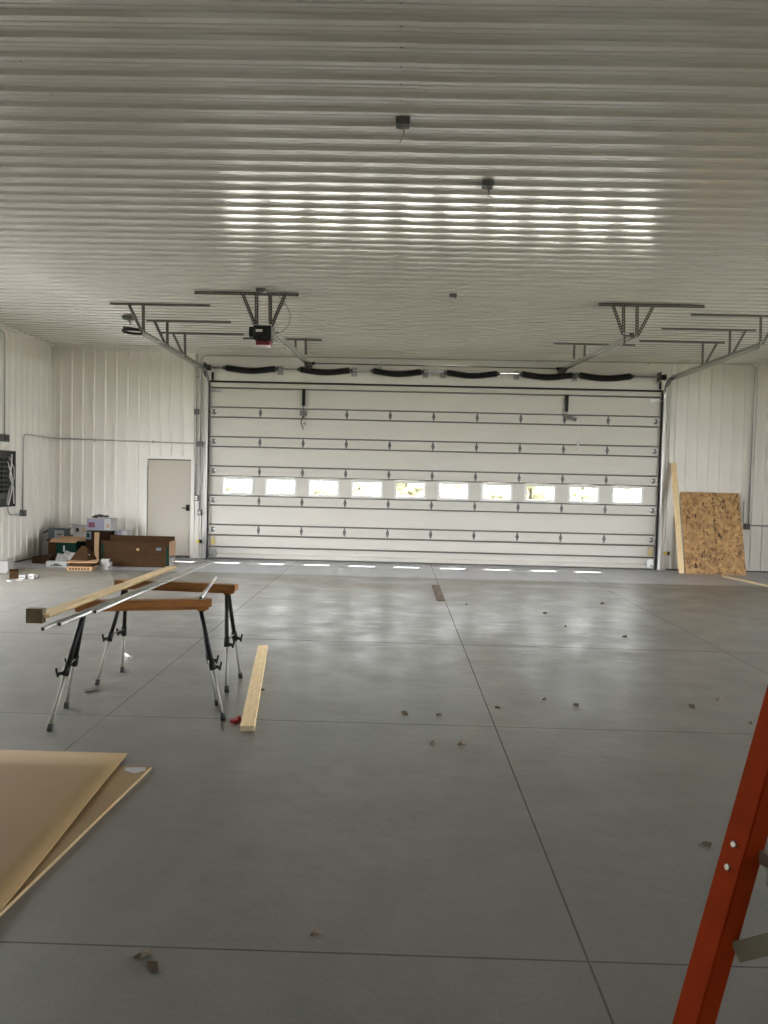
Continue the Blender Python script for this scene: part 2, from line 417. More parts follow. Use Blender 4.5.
# left wall
LO = (6.6, 11.6, 3.3)
wl = MB()
for a, b in (((XL - .3, YB - .3, -.2), (XL - .02, LO[0], 4.6)), ((XL - .3, LO[1], -.2), (XL - .02, D + .1, 4.6)), ((XL - .3, LO[0], LO[2]), (XL - .02, LO[1], 4.6)), ((XL - .3, LO[0], -.2), (XL - .02, LO[1], -.005))): wl.box(a, b)
wall_left = struct(wl.build('wall_left', 'liner'), 'white steel lined wall at left')
for a0, a1, b0 in ((YB, LO[0], 0), (LO[0], LO[1], LO[2]), (LO[1], YW, 0)):
    prof = rib_profile(a0, a1, 15.55, 1, .022, .0012); mb = MB(); mb.strip([(XL + h, a, b0) for a, h in prof], (0, 0, ZC - b0)); mb.build('liner_sheet', 'liner', wall_left, normals=False)
# right wall, with an open doorway, and rear wall with windows added for fill light: both lie outside the photo and bring in daylight
RO = (2.2, 10.8, 3.6)
wr = MB()
for a, b in (((XR, YB - .3, -.2), (XR + .3, RO[0], 4.6)), ((XR, RO[1], -.2), (XR + .3, D + .3, 4.6)), ((XR, RO[0], RO[2]), (XR + .3, RO[1], 4.6)), ((XR, RO[0], -.2), (XR + .3, RO[1], -.005))): wr.box(a, b)
struct(wr.build('wall_right', 'liner'), 'white lined wall at right with an open doorway')
RW = [(-5.0, -2.6), (3.2, 5.6)]; wz0, wz1 = 1.0, 2.2
wb = MB(); wb.box((XL - .3, YB - .3, -.2), (XR + .3, YB, wz0)); wb.box((XL - .3, YB - .3, wz1), (XR + .3, YB, 4.6))
xs = [XL - .3, RW[0][0], RW[0][1], RW[1][0], RW[1][1], XR + .3]
for i in (0, 2, 4): wb.box((xs[i], YB - .3, wz0), (xs[i + 1], YB, wz1))
struct(wb.build('wall_rear', 'liner'), 'white lined rear wall')
for i, (a, b) in enumerate(RW):
    w = MB(); t = .05
    w.box((a, YB - .2, wz0), (b, YB - .1, wz0 + t)); w.box((a, YB - .2, wz1 - t), (b, YB - .1, wz1)); w.box((a, YB - .2, wz0), (a + t, YB - .1, wz1)); w.box((b - t, YB - .2, wz0), (b, YB - .1, wz1)); w.box(((a + b) / 2 - .03, YB - .2, wz0), ((a + b) / 2 + .03, YB - .1, wz1))
    wo = struct(w.build('window_%d' % (i + 1), 'white_plastic'), 'white framed window added in the unseen rear wall for light')
    g = MB(); g.box((a + t, YB - .155, wz0 + t), (b - t, YB - .15, wz1 - t)); g.build('window_pane', 'glass', wo)
# trims
t = MB(); t.box((XL, 15.655, ZC - .065), (XR, YW, ZC - .002)); t.box((XL, 15.675, ZC - .13), (XR, YW, ZC - .115)); struct(t.build('trim_1', 'trim_white'), 'white trim along the top of the far wall')
t = MB(); t.box((XL, YB, ZC - .075), (XL + .05, 15.65, ZC - .002)); struct(t.build('trim_2', 'trim_white'), 'white trim along the top of the left wall')
t = MB(); t.box((XL, 15.66, 0), (XL + .055, YW, ZC - .08)); t.box((XL, 15.60, 0), (XL + .02, 15.66, ZC - .08)); struct(t.build('trim_3', 'trim_white'), 'white corner trim at the left')
t = MB(); t.box((XL + .022, YB, 0), (XL + .035, LO[0], .022)); t.box((XL + .022, LO[1], 0), (XL + .035, 15.59, .022)); struct(t.build('baseboard_left', 'galv_dull'), 'grey base edge along the left wall')
t = MB(); t.box((XL + .06, YW - .03, 0), (PD0 - .08, YW - .002, .03)); t.box((5.52, YW - .03, 0), (XR, YW - .002, .03)); struct(t.build('baseboard_far', 'galv_dull'), 'grey base edge along the far wall')
# jambs of the big door
t = MB()
for sx, x0 in ((-1, -3.87), (1, 5.31)):
    t.box((x0 + sx * .12, D - .05, 0), (x0 + sx * .14, YW - .001, 3.6)); t.box((x0 + sx * .17, D - .055, 0), (x0 + sx * .19, YW - .001, ZC - .14))
struct(t.build('trim_4', 'trim_white'), 'white jamb trim beside the big door')

# ------------------------------------------------------------------ overhead door
DX0, DX1 = -3.85, 5.29; SH = .6
door = bpy.data.objects.new('door_1', None); COL.objects.link(door); door.location = ((DX0 + DX1) / 2, D, 0)
struct(door, 'big white sectional overhead door with a row of ten small windows')
WX = [-3.257 + .8825 * i for i in range(10)]; HX = [-2.80 + .8825 * i - .0 for i in range(9)]
HX = [(WX[i] + WX[i + 1]) / 2 for i in range(9)]
RA, RE = .024, 0.
def sec_prof(z0):
    return [(0, .022), (.004, .024), (.085, .024), (.118, 0), (.30, 0), (.482, 0), (.515, .024), (.590, .024), (.594, .022)]
hinge0 = None
def hinge_mesh():
    h = MB(); y = D - .026
    for s in (-1, 1):
        h.prism([(-.034, y, 0), (.034, y, 0), (.022, y, s * .045), (.007, y, s * .088), (-.007, y, s * .088), (-.022, y, s * .045)], (0, -.004, 0))
    h.cyl((-.034, y - .009, 0), (.034, y - .009, 0), .010, None, 8)
    h.cyl((0, y - .004, .06), (0, y - .010, .06), .008, None, 6); h.cyl((0, y - .004, -.06), (0, y - .010, -.06), .008, None, 6)
    return h
def roller_mesh(s):
    h = MB(); y = D - .026
    h.box((-.035, y - .004, -.052), (.035, y, .052), 'zinc'); h.box((-.05, y - .05, -.014), (.05, y, .014), 'zinc')
    h.cyl((0, y - .03, 0), (s * .11, y - .03, 0), .008, 'zinc', 8); h.cyl((s * .085, y - .03, 0), (s * .105, y - .03, 0), .025, 'zinc', 14)
    for k in (-1, 1): h.cyl((k * .045, y - .055, .012), (k * .045, y - .03, .012), .022, 'white_plastic', 10)
    return h
def place(mb, name, m, parent, world):
    o = mb.build(name, m); o.parent = parent; o.location = V(world) - parent_loc(parent); return o
hsrc = None; rs = {}
for i in range(6):
    z0 = i * SH; s = MB(); prof = sec_prof(z0)
    spans = []
    def full(x0, x1, pr):
        s.strip([(x0, D - h, z0 + z) for z, h in pr], (x1 - x0, 0, 0))
    if i != 2:
        full(DX0, DX1, prof); s.box((DX0, D + .003, z0 + .003), (DX1, D + .048, z0 + .592)); s.box((DX0, D + .006, z0 - .012), (DX1, D + .044, z0 + .003))
        s.box((DX0, D - .022, z0 + .002), (DX0 + .03, D + .003, z0 + .592)); s.box((DX1 - .03, D - .022, z0 + .002), (DX1, D + .003, z0 + .592))
    else:
        gz0, gz1 = .165, .435; low = [p for p in prof if p[0] <= .12] + [(gz0, 0)]; high = [(gz1, 0)] + [p for p in prof if p[0] >= .48]
        full(DX0, DX1, low); full(DX0, DX1, high)
        s.box((DX0, D + .004, z0 - .012), (DX1, D + .045, z0 + gz0)); s.box((DX0, D + .001, z0 + gz1), (DX1, D + .045, z0 + .592))
        e = [DX0] + [v for x in WX for v in (x - .28, x + .28)] + [DX1]
        for k in range(0, len(e), 2):
            s.box((e[k], D, z0 + gz0), (e[k + 1], D + .045, z0 + gz1))
    sec = s.build('door_section', 'door_steel', door, normals=True)
    # stiffening struts: thin galvanised lips above and below each joint
    zs = [(.502, 'a'), (.100, 'b')]
    if i == 0: zs = [(.486, 'a'), (.245, 'b'), (.012, 'c')]
    if i == 5: zs = [(.495, 'a'), (.100, 'b')]
    for z, _ in zs:
        st = MB(); zz = z0 + z
        st.prism([(DX0 + .02, D - .001, zz + .014), (DX0 + .02, D - .036, zz + .010), (DX0 + .02, D - .050, zz - .002), (DX0 + .02, D - .036, zz - .014), (DX0 + .02, D - .001, zz - .016)], (DX1 - DX0 - .04, 0, 0))
        st.build('strut', 'strut', sec)
    if i < 5:
        zj = z0 + SH
        for x in HX:
            if hsrc is None: hsrc = place(hinge_mesh(), 'hinge', 'zinc', sec, (x, 0, zj))
            else: copy_to(hsrc, sec, V((x, 0, zj)) - parent_loc(sec))
        for s_, x in ((-1, DX0 + .09), (1, DX1 - .09)):
            if s_ not in rs: rs[s_] = place(roller_mesh(s_), 'roller_bracket', 'zinc', sec, (x, 0, zj))
            else: copy_to(rs[s_], sec, V((x, 0, zj)) - parent_loc(sec))
    if i == 5:
        for s_, x in ((-1, DX0 + .12), (1, DX1 - .12)):
            b = MB(); b.box((x - .10, D - .05, 3.40), (x + .10, D - .03, 3.45)); b.cyl((x, D - .06, 3.425), (x + s_ * .16, D - .06, 3.425), .012, None, 8)
            b.build('top_bracket', 'galv', sec)
    if i == 0:
        for s_, x in ((-1, DX0 + .10), (1, DX1 - .10)):
            b = MB(); b.box((x - .07, D - .045, .04), (x + .07, D - .026, .20)); b.cyl((x, D - .05, .08), (x + s_ * .13, D - .05, .08), .014, None, 8); b.build('bottom_bracket', 'galv', sec)
            b = MB(); b.box((x - .05, D - .030, .27), (x + .05, D - .024, .47)); tag(b.build('warning_label', 'label_beige', sec), 'beige warning label')
            b = MB(); b.box((x - .02, D - .033, .31), (x + .02, D - .030, .38)); b.build('label_print', 'yellow', sec)
        b = MB(); b.box((DX0, D - .02, 0), (DX1, D + .04, .012)); tag(b.build('bottom_seal', 'rubber', sec), 'black rubber seal')
    if i == 2:
        fsrc = psrc = None
        for x in WX:
            if fsrc is None:
                f = MB(); z = 1.5; yo, yi = D - .018, D + .05
                for a, b in (((-.325, 1.325), (.325, 1.366)), ((-.325, 1.634), (.325, 1.675)), ((-.325, 1.366), (-.279, 1.634)), ((.279, 1.366), (.325, 1.634))):
                    f.box((a[0], yo, a[1]), (b[0], D + .002, b[1]))
                    f.box((a[0], D + .040, a[1]), (b[0], D + .06, b[1]))
                f.box((-.335, D - .028, 1.315), (.335, D - .003, 1.330))
                fsrc = place(f, 'window_frame', 'white_plastic', sec, (x, 0, 0))
                p = MB(); p.box((-.283, D + .022, 1.362), (.283, D + .026, 1.638)); psrc = place(p, 'window_pane', 'glass', sec, (x, 0, 0))
            else:
                copy_to(fsrc, sec, V((x, 0, 0)) - parent_loc(sec)); copy_to(psrc, sec, V((x, 0, 0)) - parent_loc(sec))
# seals at the head and sides
t = MB(); t.box((DX0, D - .05, 3.602), (DX1, D - .005, 3.636)); tag(t.build('top_seal', 'rubber', door), 'dark rubber head seal')
t = MB(); t.box((DX0 - .045, D - .06, .0), (DX0 - .015, D - .02, 3.60)); tag(t.build('side_seal', 'rubber', door), 'black rubber side seal')
t = MB(); t.box((DX1 + .012, D - .05, .0), (DX1 + .032, D - .02, 3.60)); tag(t.build('side_seal', 'rubber', door), 'black rubber side seal')

# opener arms fixed to the top section
def door_arm(x, red):
    a = MB(); a.box((x - .032, D - .075, 3.16), (x + .032, D - .052, 3.50)); a.box((x - .02, D - .085, 3.2), (x - .008, D - .075, 3.46)); r = tag(a.build('opener_arm', 'black', door, bevel=.003), 'black opener arm bracket')
    a = MB()
    if red:
        a.cyl((x, D - .08, 3.16), (x, D - .085, 3.02), .010, None, 8); a.box((x - .07, D - .10, 2.96), (x + .07, D - .06, 3.06)); a.build('latch', 'zinc', r, bevel=.004)
        a = MB(); a.bar((x - .01, D - .08, 2.95), (x - .045, D - .085, 2.82), .035, .02); a.bar((x - .045, D - .085, 2.82), (x + .01, D - .08, 2.68), .035, .02); tag(a.build('release_handle', 'maroon', r, bevel=.003), 'dull red handle')
        a = MB(); a.prism([(x - .01, D - .1, 2.80), (x + .05, D - .1, 2.83), (x + .05, D - .1, 2.76)], (0, .01, 0)); a.build('latch_tab', 'card_light', r)
    else:
        a.cyl((x, D - .08, 3.16), (x, D - .085, 3.08), .010, None, 8); a.bar((x - .06, D - .085, 3.09), (x + .18, D - .16, 2.99), .05, .07); a.build('latch', 'zinc', r, bevel=.004)
        a = MB(); a.tube([(x + .235, D - .15, 2.95), (x + .23, D - .15, 2.7), (x + .235, D - .15, 2.56)], .004); a.build('pull_cord', 'white_plastic', r)
        a = MB(); a.tube([(x + .24, D - .15, 2.57), (x + .235, D - .15, 2.47), (x + .20, D - .15, 2.40)], .022, radii=[.022, .024, .012]); tag(a.build('pull_handle', 'white_plastic', r), 'white pull handle')
door_arm(-1.935, True)
door_arm(3.39, False)

# ------------------------------------------------------------------ tracks
def arc(cx, cz, r, a0, a1, n, x, ysign=-1):
    return [(x, cx + r * math.cos(math.radians(a0 + (a1 - a0) * k / n)), cz + r * math.sin(math.radians(a0 + (a1 - a0) * k / n))) for k in range(n + 1)]
def track(x, s, label):
    r = thing('door_track', (x, D - .1, 0), label, 'door track')
    yv = D - .11
    v = MB()
    # C section: web + two lips
    v.box((x - .003, yv - .03, .02), (x + .003, yv + .035, 3.48)); v.box((x - s * .022, yv - .033, .02), (x, yv - .028, 3.48)); v.box((x - s * .022, yv + .032, .02), (x, yv + .036, 3.48))
    v.build('vertical_track', 'conduit', r)
    v = MB(); v.box((x + s * .006, yv + .03, .02), (x + s * .012, YW - .002, 3.5)); v.box((x + s * .006, YW - .008, .02), (x + s * .035, YW - .003, 3.5)); v.build('wall_angle', 'conduit', r)
    R_ = .33; cy, cz = yv - R_, 3.48
    pts = [(x, cy + R_ * math.cos(a), cz + R_ * math.sin(a)) for a in [math.radians(9 * k) for k in range(11)]]
    c = MB()
    for p, q in zip(pts[:-1], pts[1:]):
        n = V((0, (V(p) + V(q)).y / 2 - cy, (V(p) + V(q)).z / 2 - cz)).normalized()
        c.bar(p, q, .005, .066, None, up=n); c.bar(V(p) + n * .033 - V((s * .011, 0, 0)), V(q) + n * .033 - V((s * .011, 0, 0)), .024, .004, None, up=n); c.bar(V(p) - n * .033 - V((s * .011, 0, 0)), V(q) - n * .033 - V((s * .011, 0, 0)), .024, .004, None, up=n)
    c.build('curved_track', 'galv', r)
    h = MB(); y0, y1, z = cy, 11.66 if s < 0 else 11.6, 3.80
    h.box((x - .003, y1, z - .033), (x + .003, y0, z + .033)); h.box((x - s * .022, y1, z - .035), (x, y0, z - .031)); h.box((x - s * .022, y1, z + .031), (x, y0, z + .035))
    h.build('horizontal_track', 'galv_bright', r)
    h = MB(); h.box((x + s * .004, y1, z + .0), (x + s * .008, y0, z + .075)); h.box((x + s * .004, y1, z + .071), (x + s * .05, y0, z + .075)); h.build('track_angle', 'galv', r)
    h = MB(); h.bar((x + s * .03, YW - .1, 3.70), (x + s * .03, cy, 3.84), .03, .03); h.build('flag_bracket', 'galv_dull', r)
    h = MB(); h.box((x - s * .10 - .018, yv - .02, 3.645), (x - s * .10 + .018, yv + .02, 3.79)); tag(h.build('bumper', 'black', r), 'black bumper')
    return r
track(-3.885, -1, 'galvanised steel door track curving from left door jamb to ceiling')
track(5.335, 1, 'galvanised steel door track curving from right door jamb to ceiling')

# torsion shaft with six springs
ys, zs_ = 15.56, 3.875
r = thing('torsion_shaft', (.75, ys, zs_), 'long steel torsion shaft with six black coil springs above big door', 'spring shaft')
a = MB(); a.cyl((-3.90, ys, zs_), (5.34, ys, zs_), .016, None, 10); a.build('shaft', 'galv', r)
def spring(x0, x1):
    turns = 26; n = turns * 8; pts = []; sag = .05
    mb = MB(); R0 = .060
    core = [(x0 + (x1 - x0) * k / 16, ys, zs_ - sag * math.sin(math.pi * k / 16) ** 1.2) for k in range(17)]
    mb.tube(core, .054, None, 12)
    for k in range(n + 1):
        t = k / n; x = x0 + (x1 - x0) * t; zc = zs_ - sag * math.sin(math.pi * t) ** 1.2; an = 2 * math.pi * turns * t
        pts.append((x, ys + R0 * math.cos(an), zc + R0 * math.sin(an)))
    mb.tube(pts, .011, None, 5)
    return mb.build('torsion_spring', 'black', r)
SPR = [(-3.50, -2.50), (-2.00, -1.01), (-.53, .43), (.95, 1.95), (2.45, 3.45), (3.60, 4.62)]
for x0, x1 in SPR: spring(x0, x1)
for x0, x1 in SPR:
    for x, s_ in ((x0, -1), (x1, 1)):
        a = MB(); a.cyl((x - s_ * .01, ys, zs_), (x + s_ * .06, ys, zs_), .045, None, 12, .03); a.build('winding_cone', 'galv_dull', r)
for x in (-2.42, -.92, .52, .87, 2.36, 3.53):
    a = MB(); a.box((x - .008, ys - .05, zs_ - .06), (x + .008, YW - .002, zs_ + .05)); a.box((x - .06, YW - .012, zs_ - .10), (x + .06, YW - .002, zs_ + .08)); a.build('bearing_plate', 'galv', r)
for x in (-3.86, 5.26):
    a = MB(); a.cyl((x - .03, ys, zs_), (x + .05, ys, zs_), .055, None, 16); a.cyl((x + .045, ys, zs_), (x + .052, ys, zs_), .066, None, 16); a.cyl((x - .035, ys, zs_), (x - .03, ys, zs_), .06, None, 16)
    a.build('cable_drum', 'box_dark', r)
    a = MB(); a.box((x - .07, ys - .09, zs_ - .09), (x - .062, YW - .002, zs_ + .1)); a.build('end_bearing_plate', 'galv_dull', r)

# ------------------------------------------------------------------ ceiling hangers
HZ = ZC - .024
def hanger(label, y, x0, x1, legs, foot, punch=False, group='angle iron hangers under the ceiling'):
    r = thing('ceiling_hanger', ((x0 + x1) / 2, y, HZ), label, 'hanger bracket', group)
    mt = 'punched' if punch else 'galv_dull'; w = .045 if punch else .035
    a = MB(); a.bar((x0, y, HZ - w / 2), (x1, y, HZ - w / 2), .004, w, None); a.bar((x0, y + w / 2, HZ - .002), (x1, y + w / 2, HZ - .002), w, .004, None); a.build('crossbar', mt, r)
    for (xa, xb, zb) in legs:
        a = MB(); wl = .045 if punch else .038
        p, q = V((xa, y - .006, HZ - .01)), V((xb, y - .006, zb)); a.bar(p, q, wl, .004, None, up=(0, 1, 0)); a.bar(p + V((wl / 2, .018, 0)), q + V((wl / 2, .018, 0)), .004, .036, None, up=(0, 1, 0)); a.build('hanger_leg', mt, r)
    for (xa, xb, zb) in legs[:1]:
        a = MB(); a.cyl((xb, y - .02, zb + .02), (xb, y + .03, zb + .02), .012, None, 6); a.build('bolt', 'galv', r)
    return r
TZ = 3.84
for nm, y, x0, x1 in (('nearest of three hangers on left door track', 11.68, -4.40, -2.88), ('middle one of three hangers on left door track', 12.9, -4.25, -2.83), ('farthest of three hangers on left door track', 13.97, -4.34, -2.83)):
    hanger('grey angle iron ceiling bracket, ' + nm, y, x0, x1, [(-3.90, -3.89, TZ), (-4.12, -3.91, TZ)], None)
for nm, y, x0, x1 in (('nearest of three hangers on right door track', 11.62, 4.30, 5.85), ('middle one of three hangers on right door track', 12.68, 4.23, 5.75), ('farthest of three hangers on right door track', 13.79, 4.22, 5.72)):
    hanger('grey angle iron ceiling bracket, ' + nm, y, x0, x1, [(5.33, 5.34, TZ), (5.59, 5.37, TZ)], None)
hanger('punched angle ceiling bracket carrying the black door opener motor', 10.85, -2.90, -1.435, [(-2.03, -2.02, 3.80), (-1.84, -1.825, 3.80), (-2.23, -2.03, 3.80), (-1.62, -1.815, 3.80)], None, True)
hanger('punched angle ceiling bracket at near end of right opener rail', 11.07, 2.79, 4.285, [(3.14, 3.16, 3.83), (3.335, 3.345, 3.83), (2.985, 3.155, 3.83), (3.575, 3.36, 3.83)], None, True)
hanger('plain angle ceiling bracket above far end of left opener rail', 14.37, -2.92, -1.456, [(-1.95, -1.94, 3.98), (-1.76, -1.75, 3.98)], None)
hanger('plain angle ceiling bracket above far end of right opener rail', 14.21, 2.797, 4.275, [(3.17, 3.17, 3.98), (3.36, 3.36, 3.98)], None)

# ------------------------------------------------------------------ opener rails and motor
def rail(p, q, r):
    p, q = V(p), V(q)
    for s_ in (-1, 1):
        o = V((s_ * .045, 0, 0)); a = MB(); a.bar(p + o, q + o, .006, .05); a.bar(p + o - V((s_ * .012, 0, .023)), q + o - V((s_ * .012, 0, .023)), .026, .005); a.build('rail_angle', 'galv_bright', r)
    for t in (.02, .33, .66, .97):
        c = p.lerp(q, t); a = MB(); a.bar(c - V((.055, 0, -.01)), c + V((.055, 0, .01)), .03, .005); a.build('rail_spacer', 'galv_dull', r)
    a = MB(); a.tube([p + V((0, 0, .02)), q + V((0, 0, .02))], .006, None, 5); a.build('chain', 'galv_dull', r)
r = thing('garage_door_opener', (-1.93, 10.85, 3.55), 'black motor head with red base hanging at end of silver rail', 'door opener')
a = MB(); a.box((-2.045, 10.74, 3.60), (-1.80, 11.02, 3.80)); a.box((-2.02, 10.70, 3.64), (-1.83, 10.74, 3.77)); a.build('motor_housing', 'black', r, bevel=.012)
a = MB(); a.cyl((-2.12, 10.87, 3.72), (-2.045, 10.87, 3.72), .068, None, 16); a.box((-2.115, 10.80, 3.65), (-2.05, 10.94, 3.79)); a.build('motor', 'black', r, bevel=.008)
a = MB(); a.box((-2.0, 10.695, 3.70), (-1.91, 10.70, 3.735)); tag(a.build('rating_plate', 'galv_bright', r), 'silver rating plate')
a = MB(); a.box((-1.80, 10.76, 3.60), (-1.765, 11.0, 3.78)); a.build('gear_plate', 'galv', r, bevel=.003)
a = MB(); a.box((-2.015, 10.78, 3.535), (-1.815, 10.98, 3.598)); tag(a.build('base_cover', 'red_dark', r, bevel=.008), 'dark red cover')
for x in (-2.02, -1.825): a = MB(); a.box((x - .02, 10.83, 3.79), (x + .02, 10.87, 3.83)); a.build('hanger_lug', 'galv', r)
rail((-1.78, 10.90, 3.735), (-1.835, 15.48, 3.985), r)
a = MB(); a.box((-1.90, 15.40, 3.94), (-1.77, YW - .01, 4.01)); a.build('header_bracket', 'galv_dull', r)
r = thing('opener_rail', (3.26, 11.07, 3.80), 'silver opener rail without motor running from ceiling bracket to door, right', 'opener rail')
rail((3.27, 11.02, 3.80), (3.25, 15.48, 3.985), r)
a = MB(); a.box((3.185, YW - .33, 3.94), (3.315, YW - .01, 4.01)); a.build('header_bracket', 'galv_dull', r)
a = MB(); a.bar((3.15, 11.05, 3.815), (3.37, 11.05, 3.815), .05, .012); a.box((3.16, 11.03, 3.70), (3.18, 11.06, 3.82)); a.build('end_bracket', 'galv_dull', r)
a = MB(); a.cyl((3.24, 11.06, 3.83), (3.30, 11.06, 3.83), .028, None, 12); a.build('idler_sprocket', 'box_dark', r)
# link rod between rails
r = thing('link_shaft', (.7, 15.46, 3.99), 'thin dark steel rod linking the two opener rails above the springs', 'link shaft')
a = MB(); a.cyl((-1.76, 15.44, 3.985), (3.19, 15.44, 3.985), .011, None, 8); a.build('rod', 'box_dark', r)
for x in (-1.72, 3.14): a = MB(); a.cyl((x - .03, 15.44, 3.985), (x + .03, 15.44, 3.985), .03, None, 12); a.build('sprocket', 'black', r)
a = MB(); a.box((-.38, 15.41, 3.94), (-.365, YW - .003, 4.05)); a.box((-.41, 15.42, 3.97), (-.335, 15.46, 4.0)); a.build('support_bracket', 'galv', r)

# ------------------------------------------------------------------ ceiling boxes
def jbox(x, y, label, w=.10, h=.05, wires=None, tip=(0, 0)):
    r = thing('junction_box', (x, y, ZC - .02), label, 'junction box', 'junction boxes on the ceiling')
    z1 = ZC - .021; a = MB(); z0 = z1 - h
    a.box((x - w / 2, y - w / 2, z0 + .004), (x + w / 2, y + w / 2, z1)); a.build('box_body', 'box_grey', r, bevel=.004)
    a = MB(); a.box((x - w / 2 + .006, y - w / 2 + .006, z0), (x + w / 2 - .006, y + w / 2 - .006, z0 + .003)); a.build('box_opening', 'box_dark', r)
    if wires:
        a = MB(); a.tube([(x + .01, y, z0), (x + .014, y - .01, z0 - wires * .4), (x + tip[0], y + tip[1], z0 - wires)], .0035, None, 5); a.build('wire', 'wire', r)
        a = MB(); a.tube([(x, y + .01, z0), (x + .008, y, z0 - wires * .3), (x + tip[0] * .3, y + .01, z0 - wires * .75)], .0035, None, 5); a.build('wire', 'wire', r)
    return r
jbox(-.02, 5.62, 'small grey metal ceiling box with dangling wires, nearest the camera', wires=.13, tip=(-.02, -.02))
jbox(.717, 6.74, 'small grey metal ceiling box with short wires, right of centre', wires=.11, tip=(.01, 0))
jbox(.71, 10.75, 'small grey metal ceiling box in mid ceiling between opener rails', wires=.15, tip=(.02, 0))
jbox(-1.93, 10.68, 'grey metal ceiling box just in front of the opener bracket', w=.13, h=.045)
r = thing('cord_reel', (-4.40, 12.5, ZC - .02), 'dark coiled cord reel hung from a grey ceiling box near left track', 'cord reel')
a = MB(); a.box((-4.55, 12.60, ZC - .08), (-4.39, 12.74, ZC - .021)); a.build('box_body', 'box_grey', r, bevel=.004)
a = MB(); a.cyl((-4.45, 12.66, ZC - .08), (-4.42, 12.64, ZC - .17), .02, None, 8); a.build('hook', 'galv', r)
a = MB(); a.bar((-4.50, 12.55, 4.07), (-4.20, 12.55, 4.03), .06, .04); a.build('reel_bracket', 'box_dark', r, bevel=.004)
a = MB(); a.tube([(-4.32 + .17 * math.cos(t * .2618 * 1.0), 12.5 + .17 * math.sin(t * .2618), 3.985 + .005 * t * .1) for t in range(0, 49)], .016, None, 6); a.build('cord_coil', 'black', r)
# power cord from ceiling box to opener
a = MB(); a.tube([(-1.86, 10.70, ZC - .06), (-1.72, 10.74, 4.22), (-1.60, 10.78, 4.10), (-1.535, 10.8, 3.95), (-1.56, 10.82, 3.83), (-1.64, 10.84, 3.745), (-1.76, 10.85, 3.70)], .0055, None, 6)
tag(a.build('power_cord', 'box_grey', None, (-1.6, 10.78, 3.7)), 'thin grey power cord looping from ceiling box to opener motor', 'cord')

# ------------------------------------------------------------------ personnel door
pd = bpy.data.objects.new('door_2', None); COL.objects.link(pd); pd.location = ((PD0 + PD1) / 2, D - .03, 0); struct(pd, 'plain white steel personnel door')
a = MB(); y0 = YW - .035
a.box((PD0 - .11, y0, 0), (PD0 + .012, DW - .001, PDZ + .07)); a.box((PD1 - .012, y0, 0), (PD1 + .059, DW - .001, PDZ + .07)); a.box((PD0 + .012, y0, PDZ - .005), (PD1 - .012, DW - .001, PDZ + .07)); a.box((PD0 + .001, D + .032, 0), (PD0 + .05, D + .12, PDZ - .001)); a.box((PD1 - .05, D + .032, 0), (PD1 - .001, D + .12, PDZ - .001)); a.box((PD0 + .05, D + .032, PDZ - .06), (PD1 - .05, D + .12, PDZ - .001)); a.build('door_frame', 'trim_white', pd)
a = MB(); a.box((PD0 + .02, D - .012, .035), (PD1 - .02, D + .03, PDZ - .025)); a.build('door_slab', 'door_slab', pd, bevel=.003)
a = MB(); a.box((PD0 + .012, D - .004, PDZ - .024), (PD1 - .012, D + .03, PDZ - .006)); tag(a.build('top_gap_seal', 'rubber', pd), 'black seal')
a = MB(); a.box((PD0 + .012, D - .04, 0), (PD1 - .012, D + .031, .034)); a.box((PD0 + .05, D + .031, 0), (PD1 - .05, D + .10, .05)); a.build('threshold', 'galv_dull', pd)
a = MB(); a.box((-4.315, D - .034, .965), (-4.245, D - .012, 1.09)); a.cyl((-4.28, D - .012, 1.02), (-4.28, D - .06, 1.02), .02, None, 12); a.build('lock_body', 'black', pd, bevel=.004)
a = MB(); a.bar((-4.27, D - .062, 1.02), (-4.395, D - .062, 1.022), .016, .018); a.build('lever_handle', 'black', pd, bevel=.003)
for z in (.25, 1.03, 1.78): a = MB(); a.cyl((PD0 + .016, D - .018, z), (PD0 + .016, D - .018, z + .1), .008, None, 8); a.build('hinge', 'galv', pd)

